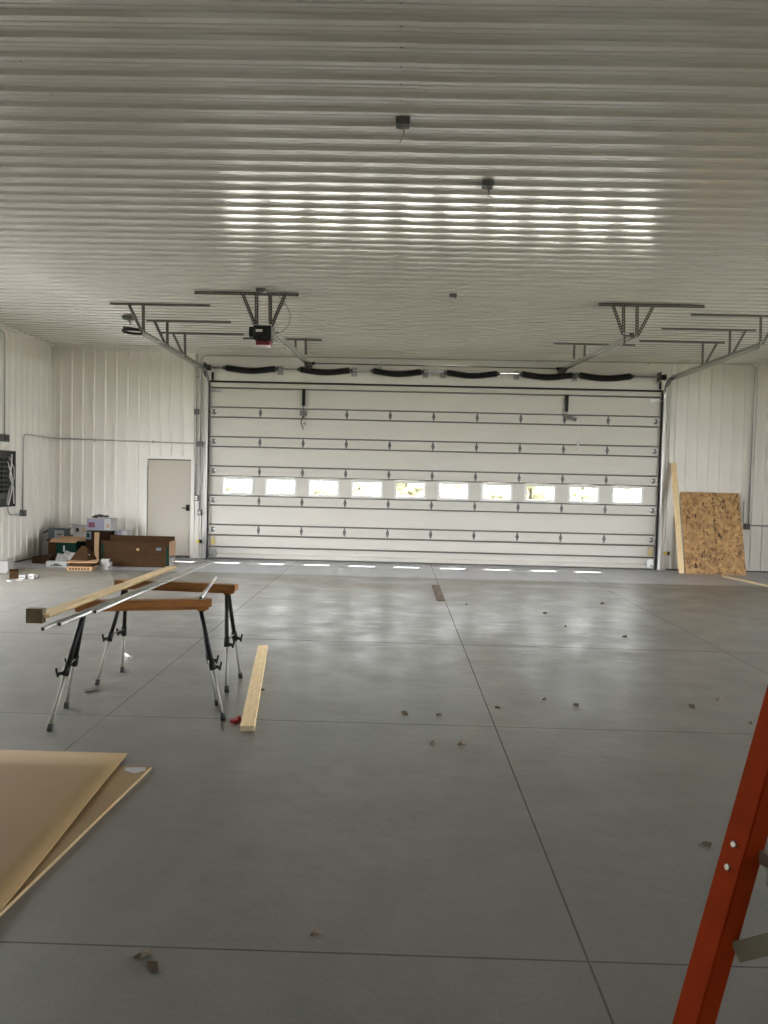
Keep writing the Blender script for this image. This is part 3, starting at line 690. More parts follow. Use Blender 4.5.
# ------------------------------------------------------------------ conduits and boxes on the walls
def bend(pts, rad=.12, n=6):
    pts = [V(p) for p in pts]; out = [pts[0]]
    for i in range(1, len(pts) - 1):
        a = (pts[i - 1] - pts[i]).normalized(); b = (pts[i + 1] - pts[i]).normalized(); p0 = pts[i] + a * rad; p1 = pts[i] + b * rad
        for k in range(n + 1):
            t = k / n; out.append(p0 * (1 - t) ** 2 + pts[i] * 2 * t * (1 - t) + p1 * t * t)
    out.append(pts[-1]); return out
def conduit(pts, label, r=.0125, straps=()):
    P = bend(pts); root = thing('conduit', P[0], label, 'conduit')
    a = MB(); a.tube(P, r, None, 8); a.build('pipe', 'conduit', root)
    for c, d in straps:
        a = MB(); a.box(V(c) - V(d), V(c) + V(d)); a.build('strap', 'conduit', root)
    return root
yc = YW - .042
def plate(c, ax, w, h, d, name, label, cat, matn='box_grey', face=None, group=None):
    r = thing(name, c, label, cat, group)
    x, y, z = c; a = MB()
    if ax == 'y': a.box((x - w / 2, y - d / 2, z - h / 2), (x + w / 2, y + d / 2, z + h / 2))
    else: a.box((x - d / 2, y - w / 2, z - h / 2), (x + d / 2, y + w / 2, z + h / 2))
    a.build('box_body', matn, r, bevel=.005)
    if face:
        a = MB(); q = .7
        if ax == 'y': a.box((x - w * q / 2, y - d / 2 - .006, z - h * q / 2), (x + w * q / 2, y - d / 2, z + h * q / 2))
        else: a.box((x + d / 2, y - w * q / 2, z - h * q / 2), (x + d / 2 + .006, y + w * q / 2, z + h * q / 2))
        a.build('cover_plate', face, r)
        if name in ('outlet', 'light_switch'):
            for dz in ((-.02, .02) if name == 'outlet' else (0,)):
                a = MB(); a.box((x - .012, y - d / 2 - .012, z + dz - .010), (x + .012, y - d / 2 - .006, z + dz + .010)); a.build('socket' if name == 'outlet' else 'toggle', 'box_grey', r)
    return r
yb = YW - .032
conduit([(-4.112, yc, ZC - .14), (-4.112, yc, 3.045)], 'short grey vertical conduit from ceiling to upper box left of big door', straps=[((-4.112, YW - .03, 3.7), (.03, .03, .008))])
plate((-4.11, yb, 2.99), 'y', .105, .11, .06, 'junction_box', 'upper grey box on conduit left of big door', 'junction box')
conduit([(-4.112, yc, 2.925), (-4.105, yc, 1.295)], 'grey vertical conduit from upper box down to light switch', straps=[((-4.11, YW - .03, 1.9), (.03, .03, .008))])
plate((-4.03, yb - .03, 2.335), 'y', .11, .10, .06, 'junction_box', 'grey box where the long horizontal conduit meets verticals', 'junction box')
conduit([(-4.028, yc, 2.28), (-4.028, yc, 1.0)], 'grey vertical conduit from middle box down to outlet')
plate((-4.095, yb, 1.235), 'y', .085, .12, .06, 'light_switch', 'grey light switch box right of personnel door', 'light switch', face='white_plastic')
plate((-4.03, yb, .94), 'y', .085, .11, .06, 'outlet', 'grey outlet box low on wall right of personnel door', 'outlet', face='white_plastic')
conduit([(-7.04, yc - .03, 2.385), (-4.085, yc - .03, 2.345)], 'long horizontal grey conduit across far wall above personnel door', straps=[((x, YW - .03, 2.36), (.008, .03, .03)) for x in (-6.2, -5.0)])
conduit([(-4.028, yc, 2.39), (-4.028, yc, 4.13), (7.13, yc, 4.19), (7.13, yc, 1.0)], 'long grey conduit looping up and over the big door', straps=[((x, YW - .03, 4.16), (.006, .028, .016)) for x in (-2.4, .2, 2.8, 5.0)])
plate((7.10, yb, .93), 'y', .11, .12, .06, 'junction_box', 'dark outlet box on wall right of strand board panel', 'junction box', 'box_dark')
conduit([(7.16, yc, .95), (8.6, yc, .96)], 'horizontal grey conduit running right from dark outlet box')
conduit([(7.02, yc, 1.0), (7.02, yc, 1.45)], 'short grey vertical conduit stub above dark outlet box')
xw = XL + .045
conduit([(xw, 13.70, 2.30), (xw, 13.70, 4.15), (xw, 13.2, ZC - .10)], 'grey vertical conduit on left wall rising to ceiling above panel')
plate((XL + .06, 13.66, 2.28), 'x', .24, .13, .08, 'junction_box', 'small grey box on left wall above electrical panel', 'junction box', 'box_grey', 'box_dark')
conduit([(xw, 14.38, .95), (xw, 14.40, 2.40), (xw, 15.58, 2.385)], 'grey conduit bending on left wall towards the corner')
plate((XL + .055, 14.38, .91), 'x', .13, .12, .07, 'junction_box', 'small grey box low on left wall right of panel', 'junction box')
conduit([(xw, 14.32, .885), (xw, 13.84, .90), (xw, 13.83, 1.03)], 'short grey conduit below electrical panel', r=.014)
r = thing('electrical_panel', (XL + .08, 13.68, 1.05), 'open black electrical panel with loose wires on left wall', 'electrical panel')
a = MB(); y0, y1, z0, z1, x0, x1 = 13.30, 14.03, 1.05, 2.06, XL + .022, XL + .085
a.box((x0, y0, z0), (x0 + .006, y1, z1)); a.box((x0, y0, z0), (x1, y0 + .01, z1)); a.box((x0, y1 - .01, z0), (x1, y1, z1)); a.box((x0, y0, z0), (x1, y1, z0 + .01)); a.box((x0, y0, z1 - .01), (x1, y1, z1)); a.build('enclosure', 'box_dark', r)
a = MB(); a.box((x0 + .01, y0 + .18, z0 + .15), (x0 + .04, y1 - .25, z1 - .15)); a.build('back_plate', 'box_grey', r)
a = MB()
for k in range(8):
    zz = z0 + .25 + k * .08; a.box((x0 + .04, y0 + .22, zz), (x0 + .075, y1 - .30, zz + .06))
tag(a.build('breakers', 'black', r), kind='stuff')
for k, pts in enumerate(([(0, .62, .95), (.03, .55, .75), (.05, .45, .55), (.03, .62, .35), (.02, .66, .05)], [(0, .52, .9), (.04, .62, .7), (.05, .6, .5), (.04, .45, .3), (.03, .38, .04)], [(0, .44, .85), (.05, .5, .6), (.06, .55, .42), (.04, .5, .2), (.02, .46, .03)])):
    a = MB(); P = [(x0 + .045 + p[0], y0 + p[1], z0 + p[2]) for p in pts]; Q = []
    for i in range(len(P) - 1):
        for q in range(5):
            t = q / 5; Q.append(V(P[i]).lerp(V(P[i + 1]), t * t * (3 - 2 * t)))
    a.tube(Q + [P[-1]], .012, None, 6); tag(a.build('loose_wire', 'white_plastic' if k != 1 else 'conduit', r), 'pale loose cable')
# door sensors near the floor
for s_, x, lab in ((-1, -4.02, 'small yellow and black door sensor at foot of left jamb'), (1, 5.50, 'small yellow and black door sensor at foot of right jamb')):
    r = thing('door_sensor', (x, YW - .06, .32), lab, 'sensor')
    a = MB(); a.box((x - .05, YW - .08, .32), (x + .01, YW - .002, .37)); a.build('bracket', 'yellow', r)
    a = MB(); a.box((x + .012, YW - .09, .31), (x + .05, YW - .04, .38)); a.build('sensor_eye', 'black', r, bevel=.003)

# ------------------------------------------------------------------ sawhorses
def sawhorse(label, A, B, feet, ztop):
    """A,B beam end centres (x,y); feet: four (x,y), pair near A then pair near B"""
    A, B = V((*A, 0)), V((*B, 0)); c = (A + B) / 2
    r = thing('sawhorse', (c.x, c.y, 0), label, 'sawhorse', 'folding sawhorses under the lumber')
    d = (B - A).normalized(); nrm = V((-d.y, d.x, 0)); hb = .052; zb = ztop - hb / 2
    a = MB(); a.bar(A + V((0, 0, zb)), B + V((0, 0, zb)), .085, hb); a.build('beam', 'varnished', r, bevel=.004)
    a = MB(); a.bar(A + V((0, 0, ztop - hb - .012)) + d * .02, B + V((0, 0, ztop - hb - .012)) - d * .02, .04, .02); a.build('under_rail', 'varnished', r)
    for E, dd in ((A, d), (B, -d)):
        a = MB(); q = E + dd * .07 + V((0, 0, ztop - hb - .022)); a.bar(q - dd * .03, q + dd * .03, .06, .022); tag(a.build('leg_mount', 'varnished', r, bevel=.004), 'orange brown leg mount')
    mids = []
    for k, f in enumerate(feet):
        E, dd = (A, d) if k < 2 else (B, -d)
        top = E + dd * .075 + V((0, 0, ztop - hb - .03)) + nrm * (.022 if (V((*f, 0)) - E).dot(nrm) > 0 else -.022)
        ft = V((*f, .012)); kn = top.lerp(ft, .52)
        a = MB(); a.tube([top, kn], .0165, None, 10); lg = a.build('leg', 'black', r)
        a = MB(); a.tube([kn, ft], .0125, None, 10); tag(a.build('leg_extension', 'leg_alu', lg), 'silver telescopic leg tube')
        a = MB(); e = (ft - kn).normalized(); a.tube([ft - e * .035, V((ft.x, ft.y, .0))], .018, None, 10); a.build('rubber_foot', 'rubber', lg)
        a = MB(); a.tube([kn - e * .05, kn + e * .025], .023, None, 10); side = dd * -1
        a.bar(kn + side * .02, kn + side * .055 + V((0, 0, -.012)), .016, .02); a.bar(kn + side * .05 + V((0, 0, -.03)), kn + side * .062 + V((0, 0, .03)), .012, .012); a.build('clamp_knob', 'black', lg)
        mids.append(kn - e * .03)
    for k in (0, 2):
        a = MB(); a.tube([mids[k], mids[k + 1]], .006, None, 6); a.build('spreader', 'galv_dull', r)
    return r
ZT = .822
sawhorse('nearer folding sawhorse with varnished beam and black and silver legs', (-2.20, 5.20), (-1.30, 5.44), [(-2.24, 4.95), (-2.345, 5.45), (-1.17, 5.28), (-1.29, 5.62)], ZT)
sawhorse('farther folding sawhorse standing behind the nearer one, varnished beam', (-2.30, 6.30), (-1.28, 6.20), [(-2.365, 6.07), (-2.315, 6.50), (-1.30, 5.98), (-1.278, 6.41)], ZT)

def lumber(name, p, q, w, h, label, cat, mt='pine', endm='pine_end', z0=None, group=None, up=(0, 0, 1)):
    a = MB(); p, q = V(p), V(q); a.bar(p, q, w, h, mt, up)
    a.bm.faces.ensure_lookup_table(); k = a.mi(endm)
    for f in a.bm.faces[-2:]: f.material_index = k
    return tag(a.build(name, mt, None, tuple((p + q) / 2 - V((0, 0, h / 2))), bevel=.003), label, cat, group)
r = thing('wood_board', (-2.1, 5.8, ZT), 'long pine board lying across both sawhorses with dark square block at near end', 'lumber')
a = MB(); a.bar((-2.112, 4.56, ZT + .0115), (-2.078, 7.12, ZT + .0115), .092, .022); a.build('board', 'pine', r, bevel=.002)
a = MB(); a.box((-2.203, 4.545, .790), (-2.103, 4.595, .878)); tag(a.build('end_block', 'pine_end', r, bevel=.002), 'dark weathered square block')
lumber('wood_plank', (-.957, 5.055, .02), (-1.283, 7.53, .02), .095, .038, 'pine board lying flat on concrete beside the sawhorses', 'lumber', 'pine', 'pine_pale')
lumber('wood_plank', (5.505, 14.82, .035), (5.565, 15.65, 2.17), .04, .10, 'narrow pine board leaning upright against wall beside strand board', 'lumber', 'pine', 'pine_pale', up=(1, 0, 0))
lumber('wood_plank', (6.27, 14.72, .02), (6.62, 12.5, .02), .06, .036, 'thin pale board on floor at right edge near strand board', 'lumber', 'pine_pale', 'pine_pale')
lumber('wood_plank', (.66, 12.42, .009), (.66, 10.88, .009), .11, .016, 'short dirty brown board lying along the central floor joint', 'board', 'old_board', 'old_board')
def pipe(p, q, r, label):
    p, q = V(p), V(q); a = MB(); d = (q - p).normalized(); a.tube([p, q], r, 'alu', 14); a.tube([p - d * .0012, p - d * .0002], r * .8, 'box_dark', 12); a.tube([q + d * .0002, q + d * .0012], r * .8, 'box_dark', 12)
    return tag(a.build('metal_pipe', 'alu', None, tuple((p + q) / 2 - V((0, 0, r)))), label, 'pipe', 'conduit pipes on the sawhorses')
zp = ZT + .0135
pipe((-1.926, 4.17, zp), (-1.886, 7.20, zp), .0125, 'long silver pipe nearest the pine board, its end reaching closest to camera')
pipe((-1.895, 4.31, zp), (-1.854, 7.36, zp), .0125, 'long silver pipe, middle one of three beside the pine board')
pipe((-1.858, 4.73, zp), (-1.822, 7.52, zp), .0125, 'long silver pipe farthest right of three, its near end set back')
pipe((-1.365, 5.385, zp), (-1.515, 6.48, zp), .0125, 'short silver pipe bridging the right ends of both sawhorses')

# ------------------------------------------------------------------ floor sheets at left
def sheet(name, corners, z0, t, label, mt, edge, sag=None):
    """corners clockwise in plan"""
    a = MB(); n = 10; P = [V((*c, 0)) for c in corners]
    def at(u, v): return P[0].lerp(P[1], u).lerp(P[3].lerp(P[2], u), v)
    top = [[None] * (n + 1) for _ in range(n + 1)]; bot = [[None] * (n + 1) for _ in range(n + 1)]
    for i in range(n + 1):
        for j in range(n + 1):
            p = at(i / n, j / n); h = sag(i / n, j / n) if sag else 0
            bot[i][j] = a.bm.verts.new((p.x, p.y, z0 + h)); top[i][j] = a.bm.verts.new((p.x, p.y, z0 + h + t))
    k0, k1 = a.mi(mt), a.mi(edge)
    for i in range(n):
        for j in range(n):
            f = a.bm.faces.new([top[i][j], top[i + 1][j], top[i + 1][j + 1], top[i][j + 1]]); f.material_index = k0; f.smooth = bool(sag)
            f = a.bm.faces.new([bot[i][j], bot[i][j + 1], bot[i + 1][j + 1], bot[i + 1][j]]); f.material_index = k0
    for i in range(n):
        for A_, B_ in (((i, 0), (i + 1, 0)), ((i + 1, n), (i, n)), ((0, i + 1), (0, i)), ((n, i), (n, i + 1))):
            f = a.bm.faces.new([bot[A_[0]][A_[1]], bot[B_[0]][B_[1]], top[B_[0]][B_[1]], top[A_[0]][A_[1]]]); f.material_index = k1
    c = sum(P, V()) / 4
    return tag(a.build(name, mt, None, (c.x, c.y, z0)), label, 'sheet')
sheet('fibreboard_sheet', [(-2.60, 4.29), (-1.375, 4.35), (-1.53, 1.90), (-2.75, 1.95)], .001, .016, 'lower brown fibreboard sheet on floor, partly under another sheet', 'fibreboard', 'fibre_edge')
sheet('fibreboard_sheet', [(-2.80, 4.515), (-1.575, 4.525), (-1.42, 2.09), (-2.64, 2.05)], .0185, .007, 'upper large brown fibreboard sheet lying at the left edge', 'fibreboard', 'fibreboard',
      sag=lambda u, v: .028 * (1 - abs(2 * v - .7)) * .5 * u + .012 * u * (1 - v) ** 3 if False else .006 * u * u * math.sin(6.3 * v) ** 2)
a = MB(); a.prism([(-1.515, 4.315, 0.0175), (-1.40, 4.33, .0175), (-1.385, 4.285, .0175), (-1.43, 4.235, .0175), (-1.50, 4.27, .0175)], (0, 0, .002)); tag(a.build('paper_scrap', 'white_paper', None, (-1.45, 4.29, .0175)), 'white paper scrap at corner of lower fibreboard sheet', 'paper')

# ------------------------------------------------------------------ leaning strand board
th = math.atan2(.50, 1.56); Rx = Matrix.Rotation(-math.atan2(.46, 1.60), 3, 'X')
a = MB(); a.box((5.70, 15.13, 0), (6.88, 15.146, 1.665), None, rot=Rx, piv=(6.3, 15.13, 0)); tag(a.build('strand_board', 'osb', None, (6.3, 15.2, 0)), 'mottled brown oriented strand board leaning against far wall', 'board')

# ------------------------------------------------------------------ small things on the floor
r = thing('plastic_disc', (-1.085, 5.25, 0), 'small dark red plastic disc on floor beside pine board', 'disc')
a = MB(); a.cyl((-1.085, 5.25, 0), (-1.085, 5.25, .022), .032, None, 18); a.build('lid_top', 'red_plastic', r, bevel=.004)
a = MB(); a.cyl((-1.06, 5.29, 0), (-1.06, 5.29, .03), .016, None, 14); a.build('knob', 'red_plastic', r, bevel=.003)
a = MB(); a.bar((-2.385, 5.86, .011), (-2.30, 5.935, .011), .02, .02); tag(a.build('metal_offcut', 'galv_dull', None, (-2.34, 5.9, 0), bevel=.002), 'short dark metal offcut on floor behind nearer sawhorse', 'offcut')
pp = tag((lambda a: (a.tube([(-2.50, 7.10, .0125), (-2.40, 6.97, .0125)], .0125, None, 10), a.build('pipe_offcut', 'alu', None, (-2.45, 7.03, 0)))[1])(MB()), 'short bright silver pipe offcut on floor beyond farther sawhorse', 'offcut')
pos = [(430, 752), (459, 751), (408, 715), (443, 716), (497, 705), (538, 694), (565, 700), (553, 622), (600, 632), (526, 611), (706, 684), (679, 697), (742, 716), (712, 845), (313, 945), (143, 986), (130, 972), (457, 605), (580, 598), (268, 690), (262, 675)]
CH = [(.272, 4.916), (.456, 4.931), (.098, 5.54), (.348, 5.53), (.80, 5.75), (1.20, 6.02), (1.42, 5.88), (2.05, 9.15), (2.60, 8.63), (1.98, 10.05), (2.62, 6.15), (2.32, 5.92), (2.60, 5.55), (1.52, 3.62), (-.26, 2.80), (-.80, 2.57), (-.86, 2.64), (1.0, 10.6), (2.98, 11.0), (-1.03, 6.05), (-1.115, 6.5)]
src = None
for i, (x, y) in enumerate(CH):
    s_ = 1.0 + .6 * random.random()
    if src is None:
        a = MB(); P = [(-.022, -.006, 0), (-.004, -.012, 0), (.022, -.003, 0), (.016, .008, 0), (-.008, .010, 0)]
        vb = [a.bm.verts.new(p) for p in P]; vt = [a.bm.verts.new((p[0] * .9, p[1] * .9, .006 + .010 * (k % 2))) for k, p in enumerate(P)]
        a.bm.faces.new(vb[::-1]); a.bm.faces.new(vt)
        for k in range(5): a.bm.faces.new([vb[k], vb[(k + 1) % 5], vt[(k + 1) % 5], vt[k]])
        src = tag(a.build('wood_chip', 'chip'), 'tiny brown wood chip lying on the bare concrete floor', 'wood chip', 'wood chips scattered on the floor'); o = src
    else:
        o = src.copy(); COL.objects.link(o)
    o.location = (x, y, 0); o.rotation_euler = (0, 0, random.random() * 6.28); o.scale = (s_, s_, s_)

# ------------------------------------------------------------------ cardboard pile in the far left corner
def carton(name, c, w, d, h, rot, label, cat='box', body='card', open_top=False, flaps=(), t=.006, z=0., extra=None, group='boxes in the far left corner'):
    """c: centre of the base (x,y)"""
    r = thing(name, (c[0], c[1], z), label, cat, group); R3 = RZ(rot); C0 = V((c[0], c[1], z))
    def W_(p): return C0 + R3 @ V(p)
    def bx(a, b, mb):
        x0, y0, z0 = a; x1, y1, z1 = b
        mb.hexa([W_(p) for p in ((x0, y0, z0), (x1, y0, z0), (x1, y1, z0), (x0, y1, z0), (x0, y0, z1), (x1, y0, z1), (x1, y1, z1), (x0, y1, z1))])
    mb = MB(); W2, D2 = w / 2, d / 2
    if open_top:
        bx((-W2, -D2, 0), (W2, -D2 + t, h), mb); bx((-W2, D2 - t, 0), (W2, D2, h), mb); bx((-W2, -D2 + t, 0), (-W2 + t, D2 - t, h), mb); bx((W2 - t, -D2 + t, 0), (W2, D2 - t, h), mb); bx((-W2 + t, -D2 + t, 0), (W2 - t, D2 - t, t), mb)
    else: bx((-W2, -D2, 0), (W2, D2, h), mb)
    mb.build('carton_body', body, r)
    for side, ang, L, mtl in flaps:
        mb = MB(); ca, sa = math.cos(math.radians(ang)), math.sin(math.radians(ang))   # ang above horizontal, outwards
        if side == 'f': P = [(-W2 + .01, -D2, h), (W2 - .01, -D2, h), (W2 - .01, -D2 - L * ca, h + L * sa), (-W2 + .01, -D2 - L * ca, h + L * sa)]
        if side == 'b': P = [(-W2 + .01, D2, h), (W2 - .01, D2, h), (W2 - .01, D2 + L * ca, h + L * sa), (-W2 + .01, D2 + L * ca, h + L * sa)]
        if side == 'l': P = [(-W2, -D2 + .01, h), (-W2, D2 - .01, h), (-W2 - L * ca, D2 - .01, h + L * sa), (-W2 - L * ca, -D2 + .01, h + L * sa)]
        if side == 'r': P = [(W2, -D2 + .01, h), (W2, D2 - .01, h), (W2 + L * ca, D2 - .01, h + L * sa), (W2 + L * ca, -D2 + .01, h + L * sa)]
        mb.prism([W_(p) for p in P], R3 @ V((0, 0, .005))); mb.build('flap', mtl, r)
    for nm, a_, b_, mtl in (extra or ()):
        mb = MB(); bx(a_, b_, mb); mb.build(nm, mtl, r)
    return r
# long big carton
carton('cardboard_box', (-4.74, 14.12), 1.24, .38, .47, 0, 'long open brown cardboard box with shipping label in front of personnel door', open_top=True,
       flaps=[('b', 80, .07, 'card')],
       extra=[('lit_end_panel', (.62, -.19, .0), (.624, .19, .475), 'card_light'),  # paler card paints this end as lit against the unlit front
              ('packing_tape', (.57, -.197, .0), (.618, -.19, .38), 'green'), ('packing_tape', (-.62, -.197, .0), (-.585, -.19, .42), 'green'),
              ('shipping_label', (.624, -.18, .01), (.628, .12, .17), 'white_paper'), ('label_stripe', (.624, -.18, .17), (.629, .12, .20), 'bluegrey'),
              ('crease', (-.60, -.1925, .235), (.50, -.190, .240), 'card_dark'), ('tape_scrap', (.02, -.1955, .30), (.07, -.190, .34), 'card_light'), ('tape_scrap', (.38, -.1955, .31), (.47, -.190, .36), 'bluegrey')])
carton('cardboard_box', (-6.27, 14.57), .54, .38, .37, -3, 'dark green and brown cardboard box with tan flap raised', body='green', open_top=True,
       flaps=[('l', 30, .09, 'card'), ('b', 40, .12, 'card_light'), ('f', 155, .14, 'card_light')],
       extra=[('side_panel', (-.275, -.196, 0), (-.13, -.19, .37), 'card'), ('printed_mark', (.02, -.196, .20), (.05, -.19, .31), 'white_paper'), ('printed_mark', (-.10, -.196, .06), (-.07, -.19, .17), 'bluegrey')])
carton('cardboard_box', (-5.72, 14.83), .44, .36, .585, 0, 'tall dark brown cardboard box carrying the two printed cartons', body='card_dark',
       extra=[('printed_panel', (-.222, -.186, .42), (-.12, -.18, .57), 'bluegrey'), ('printed_mark', (-.20, -.189, .46), (-.15, -.186, .54), 'green')])
carton('printed_carton', (-5.70, 14.98), .50, .26, .0 + .20, 0, 'lower lilac and white printed carton in the stack', body='white_paper', z=.40 + .19,
       extra=[('printed_panel', (-.252, -.136, .06), (.10, -.13, .19), 'bluegrey')]) if False else None
carton('printed_carton', (-5.345, 15.0), .25, .3, .575, 0, 'white printed carton standing behind the long brown box', body='white_paper',
       extra=[('printed_panel', (-.10, -.156, .42), (.02, -.15, .58), 'purple'), ('corner_print', (.09, -.156, .3), (.11, -.15, .45), 'card_light')])
carton('printed_carton', (-5.71, 14.87), .46, .34, .235, 0, 'lilac and white printed carton on top of the box stack', body='white_paper', z=.588,
       extra=[('printed_panel', (-.232, -.176, .02), (.10, -.17, .225), 'purple'), ('printed_mark', (-.20, -.180, .06), (-.08, -.176, .16), 'maroon'), ('printed_mark', (.145, -.176, .06), (.19, -.17, .13), 'card_light'), ('dark_edge', (-.232, -.176, 0), (.232, -.17, .015), 'bluegrey')])
r = thing('tool_bag', (-5.75, 14.87, .825), 'dark crumpled bag of hardware on top of the printed carton', 'bag')
a = MB()
for k in range(9):
    x = -5.87 + .035 * k; a.sphere((x, 14.84 + .04 * math.sin(k * 2.2), .845 + .022 * abs(math.sin(k * 1.7))), .034, None, (1.1, .9, .62), 8)
a.build('bag_body', 'box_dark', r)
a = MB(); a.tube([(-5.82, 14.80, .86), (-5.74, 14.78, .90), (-5.66, 14.8, .88), (-5.58, 14.82, .85)], .009, None, 6); a.build('bag_strap', 'bluegrey', r)
carton('white_carton', (-6.15, 15.02), .38, .26, .50, 0, 'plain white carton behind green box, under the small one', body='foam',
       extra=[('printed_mark', (.02, -.136, .42), (.13, -.13, .45), 'bluegrey'), ('brown_side', (-.205, -.134, .38), (-.14, -.13, .48), 'maroon')])
carton('white_carton', (-6.15, 15.02), .29, .24, .16, 0, 'small open white carton stacked on the plain white carton', body='foam', z=.502,
       flaps=[('l', 12, .07, 'foam'), ('r', 12, .07, 'foam'), ('f', 10, .05, 'foam')],
       extra=[('printed_mark', (-.09, -.126, .04), (-.03, -.12, .11), 'card'), ('printed_mark', (.04, -.126, .03), (.10, -.12, .11), 'card_light'), ('opening', (-.13, -.10, .16), (.13, .10, .162), 'box_dark')])
carton('cardboard_box', (-6.72, 15.25), .34, .30, .56, 8, 'blue grey carton with white label nearest the corner', body='bluegrey', open_top=True,
       flaps=[('l', -35, .16, 'bluegrey'), ('r', 20, .13, 'card'), ('f', 100, .03, 'bluegrey')],
       extra=[('label', (-.05, -.157, .36), (.13, -.15, .54), 'white_paper'), ('printed_mark', (0, -.160, .45), (.09, -.157, .48), 'box_grey')])
carton('cardboard_box', (-6.50, 14.18), .36, .30, .125, -12, 'low brown cardboard box on floor near the left wall', extra=[('dark_gap', (-.02, .05, .125), (.08, .1, .15), 'box_dark')])
a = MB(); a.box((-5.63, 14.27, 0), (-5.545, 14.30, .585), None); tag(a.build('wood_offcut', 'tan_board', None, (-5.59, 14.28, 0), bevel=.002), 'tan wood strip standing upright between the boxes', 'wood strip')
# crumpled bag and cardboard heap
def blob(name, c, r3, label, cat, mtl, seed, rough=.35, sub=3):
    random.seed(seed); bm = bmesh.new(); bmesh.ops.create_icosphere(bm, subdivisions=sub, radius=1)
    for v in bm.verts:
        k = 1 + rough * (random.random() - .5); v.co = V((v.co.x * r3[0] * k, v.co.y * r3[1] * k, max(-.0, v.co.z * r3[2] * k + r3[2] * .35)))
    me = bpy.data.meshes.new(name); bm.to_mesh(me); bm.free(); me.materials.append(MATS[mtl]); o = bpy.data.objects.new(name, me); COL.objects.link(o); o.location = c
    return tag(o, label, cat)
blob('plastic_bag', (-6.0, 14.02, 0), (.22, .15, .17), 'crumpled white plastic bag between the boxes', 'bag', 'foam', 3, .55)
carton('white_carton', (-6.05, 13.68), .36, .16, .10, 4, 'low white carton with dark tree mark in front of plastic bag', body='white_paper', extra=[('printed_mark', (-.10, -.086, .02), (.10, -.08, .04), 'box_dark'), ('printed_mark', (-.05, -.086, .04), (.05, -.08, .065), 'box_dark')])
# crushed brown carton: folded panels leaning together
r = thing('crushed_carton', (-5.58, 13.62, .14), 'crumpled brown cardboard piece propped on the flattened cartons', 'cardboard')
a = MB(); a.prism([(-5.76, 13.52, .145), (-5.44, 13.48, .145), (-5.52, 13.66, .36), (-5.62, 13.70, .39), (-5.70, 13.62, .28)], (.0, .006, .003)); a.prism([(-5.44, 13.48, .145), (-5.36, 13.70, .145), (-5.45, 13.74, .27), (-5.52, 13.66, .36)], (.006, .004, .003)); a.build('folded_panel', 'card', r)
a = MB(); a.prism([(-5.52, 13.62, .27), (-5.44, 13.60, .24), (-5.47, 13.60, .20), (-5.54, 13.60, .23)], (.0, -.012, .0)); tag(a.build('torn_edge', 'foam', r), 'white torn edge')
carton('flat_carton', (-5.47, 13.32), .42, .28, .065, 6, 'light brown printed flat carton at front of the heap', body='card_light', extra=[('printed_mark', (-.17 + .05 * k, -.146, .018), (-.14 + .05 * k, -.14, .045), 'card') for k in range(7)] + [('dark_end', (-.214, -.10, .005), (-.21, .13, .06), 'card_dark')])
carton('flat_carton', (-5.46, 13.40), .40, .30, .05, -7, 'second flattened brown carton on the printed flat one', body='card', z=.068)
carton('flat_carton', (-5.50, 13.47), .50, .34, .02, 11, 'top flattened tan carton sheet on the heap', body='card_light', z=.12)
for k, (x, y, z, w) in enumerate(((-5.15, 13.58, .0, .16), (-5.14, 13.60, .056, .15), (-5.16, 13.6, .112, .13))):
    carton('foam_block', (x, y), w, .14, .055, 10 * k - 8, ('white foam block on floor right of flat cartons', 'white foam block, middle one of the little stack', 'white foam block on top of the little stack')[k], 'foam block', body='foam', z=z)
# small litter nearer the left wall
carton('cardboard_box', (-6.03, 12.05), .13, .16, .13, 25, 'small brown open box on floor near white foam bits', flaps=[('l', -50, .06, 'card'), ('f', 30, .05, 'card')], open_top=True)
for k, (x, y, w, d, h, rr) in enumerate(((-5.87, 12.0, .09, .07, .06, 10), (-5.74, 12.06, .10, .08, .07, -12), (-5.83, 12.28, .15, .05, .03, 5), (-5.84, 11.83, .09, .05, .012, 20), (-5.93, 11.72, .08, .04, .012, -8))):
    carton('foam_scrap', (x, y), w, d, h, rr, ('white foam cube beside small brown box', 'white foam cube with dark mark, right of brown box', 'long white foam strip behind foam cubes', 'thin white foam chip in front of foam cubes', 'thin white foam chip nearest the small brown box')[k], 'foam scrap', body='foam',
           extra=[('dark_mark', (-.03, -d / 2 - .003, h * .4), (.03, -d / 2, h * .55), 'card')] if k < 2 else None)
carton('white_carton', (-6.62, 12.74), .38, .26, .19, 4, 'plain white box on floor at the left edge', body='foam', flaps=[('r', 110, .05, 'foam')])

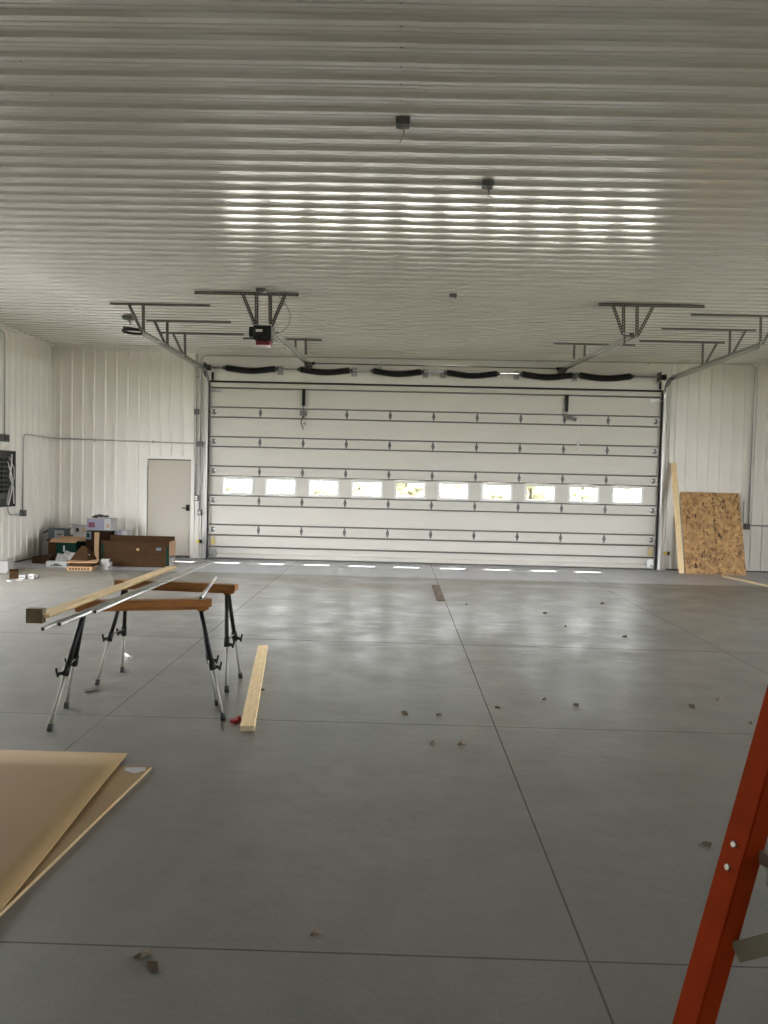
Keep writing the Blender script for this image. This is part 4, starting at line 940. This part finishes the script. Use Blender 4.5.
# ------------------------------------------------------------------ orange stepladder at right
def ladder():
    # far front rail foot -> top in world space; ladder front faces the camera's left
    fr = V((-.941, -.341, 0)); sd = V((.341, -.941, 0))      # front normal, sideways towards the near rail
    up = V((0, 0, 1)); lean = -fr
    P0 = V((.185, .970, 0)); H_ = 2.35
    r = thing('stepladder', (.75, 1.1, 0), 'orange fibreglass stepladder standing at the right edge of the photo', 'ladder')
    def fp(t, side):  # point on front rail (side 0 far, 1 near), t = height
        return P0 + up * t + lean * (t * .292) + sd * (side * .60 + (1 - 2 * side) * t * .012)
    def bp(t, side):  # rear rail
        return P0 + up * t + lean * (1.45 - t * .24) + sd * (side * .56 + .02 + (1 - 2 * side) * t * .012)
    for side in (0, 1):
        a = MB(); p, q = fp(0.0, side), fp(H_, side); d = (q - p).normalized(); n = d.cross(sd).normalized()
        if n.dot(fr) < 0: n = -n
        s_ = 1 if side == 0 else -1
        # web lies on the inner side of the rail, flanges front and back point outward
        web = .030; fl_ = .038
        a.bar(p, q, web, .0045, None, up=sd)
        a.bar(p + n * (web / 2) - sd * s_ * fl_ / 2, q + n * (web / 2) - sd * s_ * fl_ / 2, .0045, fl_, None, up=sd)
        a.bar(p - n * (web / 2) - sd * s_ * fl_ / 2, q - n * (web / 2) - sd * s_ * fl_ / 2, .0045, fl_, None, up=sd)
        rl = a.build('front_rail', 'ladder_orange', r)
        for k in range(7):
            t = .255 + .30 * k
            if t > 2.2: break
            for dz in (.0, .032):
                c = fp(t + dz, side) + n * (web / 2 + .002) - sd * s_ * fl_ * .5; b = MB(); b.cyl(c, c + n * .003, .0055, None, 10, .004); b.build('rivet', 'rivet', rl)
        a = MB(); a.tube([p + V((0, 0, 0)), p + d * .06], .03, None, 4); f_ = a.build('rail_foot', 'rubber', r)
        a = MB(); p2, q2 = bp(0, side), bp(H_, side); a.bar(p2, q2, .05, .026, None, up=sd); a.build('rear_rail', 'ladder_orange', r)
    for k in range(7):
        t = .28 + .30 * k
        if t > 2.2: break
        a = MB(); p, q = fp(t, 0) + sd * .030 - fr * .035, fp(t, 1) - sd * .030 - fr * .035; a.bar(p, q, .076, .004, None); a.bar(p + fr * .037 - up * .012, q + fr * .037 - up * .012, .003, .026, None); a.bar(p - fr * .037 - up * .012, q - fr * .037 - up * .012, .003, .026, None); a.bar(p - sd * .028, p, .05, .018); a.bar(q, q + sd * .028, .05, .018)
        a.build('step', 'alu_ladder', r)
    for t in (.55, 1.15, 1.75):
        a = MB(); p, q = bp(t, 0), bp(t, 1); a.bar(p, q, .02, .03, None); a.build('rear_brace', 'alu_ladder', r)
    # diagonal knee braces under the steps
    for t in (1.18,):
        for side in (0, 1):
            s_ = 1 if side == 0 else -1
            a = MB(); p = fp(t - .13, side) + sd * s_ * .006 - fr * .02; q = fp(t - .01, side) + sd * s_ * .15 - fr * .02; a.bar(p, q, .016, .016, None); a.bar(p + fr * .008, q + fr * .008, .003, .026, None); a.build('knee_brace', 'alu_ladder', r)
    for side in (0, 1):
        s_ = 1 if side == 0 else -1
        a = MB(); a.bar(fp(1.5, side) - sd * s_ * .045, bp(1.5, side) - sd * s_ * .02, .003, .02, None); a.build('spreader_bar', 'alu_ladder', r)
    a = MB(); c0 = fp(H_, 0); c1 = fp(H_, 1); b0 = bp(H_, 0); b1 = bp(H_, 1); c = (c0 + c1 + b0 + b1) / 4
    a.bar(c + sd * .30 + up * .02, c - sd * .30 + up * .02, .30, .05); a.build('top_cap', 'ladder_orange', r, bevel=.01)
ladder()

# ------------------------------------------------------------------ outdoors
a = MB(); a.box((-60, D + .26, -.35), (60, 120, -.12)); struct(a.build('ground', 'grass'), 'sunlit grass outside')
a = MB(); a.box((-9, D + .26, -.14), (10, D + 14, -.03)); struct(a.build('driveway', 'apron'), 'pale concrete apron outside the door')
a = MB(); a.box((XR + .31, -4, -.14), (XR + 12, D + .2, -.03)); struct(a.build('side_apron', 'asphalt'), 'dark asphalt beside the building')
a = MB(); a.box((XR + .3, -1, 3.72), (XR + 5, 13.5, 3.86)); struct(a.build('added_sun_shade', 'shell'), 'grey slab added outside the side doorway to block the sun')  # unseen canopy, added to keep direct sun out of the doorway
a = MB(); a.box((XL - 12, 0, -.14), (XL - .31, D + .2, -.03)); struct(a.build('west_apron', 'asphalt'), 'dark asphalt strip beside the building')
a = MB(); a.box((-60, -60, -.35), (60, D + .2, -.21)); struct(a.build('side_ground', 'grass'), 'grass beside the building')
random.seed(11)
cr = MB(); tk = MB()
for k in range(15):
    x = -24 + 3.6 * k + random.uniform(-1, 1); y = 46 + random.uniform(-3, 5); h = random.uniform(5, 8.5)
    tk.tube([(x, y, -.2), (x + .1, y, h * .5)], .1, None, 7, radii=[.12, .06])
    for j in range(46):
        an = random.random() * 6.28; rr = random.random() ** .5 * h * .26; zz = h * (.08 + .85 * random.random() ** 1.3)
        cr.sphere((x + rr * math.cos(an), y + rr * math.sin(an), zz), h * random.uniform(.05, .12), None, (1, 1, .8), 6)
tl = thing('tree_line', (0, 46, -.12), 'sunlit green tree line seen through the door windows', 'trees'); tl['kind'] = 'stuff'
o = cr.build('foliage', 'leaf', tl, normals=False); o['kind'] = 'stuff'
o = tk.build('trunks', 'bark', tl); o['kind'] = 'stuff'

# ------------------------------------------------------------------ light
w = bpy.data.worlds.new('World'); SC.world = w; w.use_nodes = True; nt = w.node_tree
bg = nt.nodes['Background']; bg.inputs[0].default_value = (.945, .965, .99, 1); bg.inputs[1].default_value = 7.5
sl = bpy.data.lights.new('sun', 'SUN'); sl.energy = 56; sl.angle = math.radians(.6); sl.color = (1, .96, .9)
so = bpy.data.objects.new('sun', sl); COL.objects.link(so)
so.rotation_euler = V((-.92, -.80, -1.5)).to_track_quat('-Z', 'Y').to_euler()
def portal(name, loc, rot, sx, sy):
    l = bpy.data.lights.new(name, 'AREA'); l.shape = 'RECTANGLE'; l.size = sx; l.size_y = sy; l.cycles.is_portal = True
    o = bpy.data.objects.new(name, l); COL.objects.link(o); o.location = loc; o.rotation_euler = rot
portal('doorway_portal', (XR + .29, (RO[0] + RO[1]) / 2, RO[2] / 2), V((-1, 0, 0)).to_track_quat('-Z', 'Z').to_euler(), RO[1] - RO[0], RO[2])
portal('doorway_portal', (XL - .29, (LO[0] + LO[1]) / 2, LO[2] / 2), V((1, 0, 0)).to_track_quat('-Z', 'Z').to_euler(), LO[1] - LO[0], LO[2])
for a_, b_ in RW: portal('window_portal', ((a_ + b_) / 2, YB - .29, (wz0 + wz1) / 2), V((0, 1, 0)).to_track_quat('-Z', 'Z').to_euler(), b_ - a_, wz1 - wz0)
portal('window_strip_portal', (.71, D + .22, 1.5), V((0, -1, 0)).to_track_quat('-Z', 'Z').to_euler(), 8.8, .34)

# ------------------------------------------------------------------ camera
F, VPX, VPY, ROLL = 770., 397., 480., .024
c = V(((VPX - 384) / F, -(VPY - 512) / F, -1)).normalized()
xw_ = V((math.cos(ROLL), -math.sin(ROLL), 0)); xw_ = (xw_ - c * xw_.dot(c)).normalized(); zw = xw_.cross(c)
R = Matrix((xw_, c, zw))     # rows: world axes in camera coordinates -> camera to world
cam = bpy.data.cameras.new('camera'); cam.sensor_fit = 'VERTICAL'; cam.sensor_height = 36; cam.lens = 36 * F / 1024; cam.clip_end = 300
co = bpy.data.objects.new('camera', cam); COL.objects.link(co); co.matrix_world = Matrix.Translation((0, 0, 1.70)) @ R.to_4x4()
SC.camera = co
SC.view_settings.view_transform = 'Standard'; SC.view_settings.look = 'None'; SC.view_settings.gamma = 1; SC.view_settings.use_curve_mapping = False
SC.view_settings.exposure = 1.35
SC.cycles.use_denoising = True
SC.cycles.max_bounces = 12; SC.cycles.diffuse_bounces = 8; SC.cycles.glossy_bounces = 4; SC.cycles.transparent_max_bounces = 8
SC.cycles.sample_clamp_indirect = 8
SC.cycles.caustics_reflective = False; SC.cycles.caustics_refractive = False
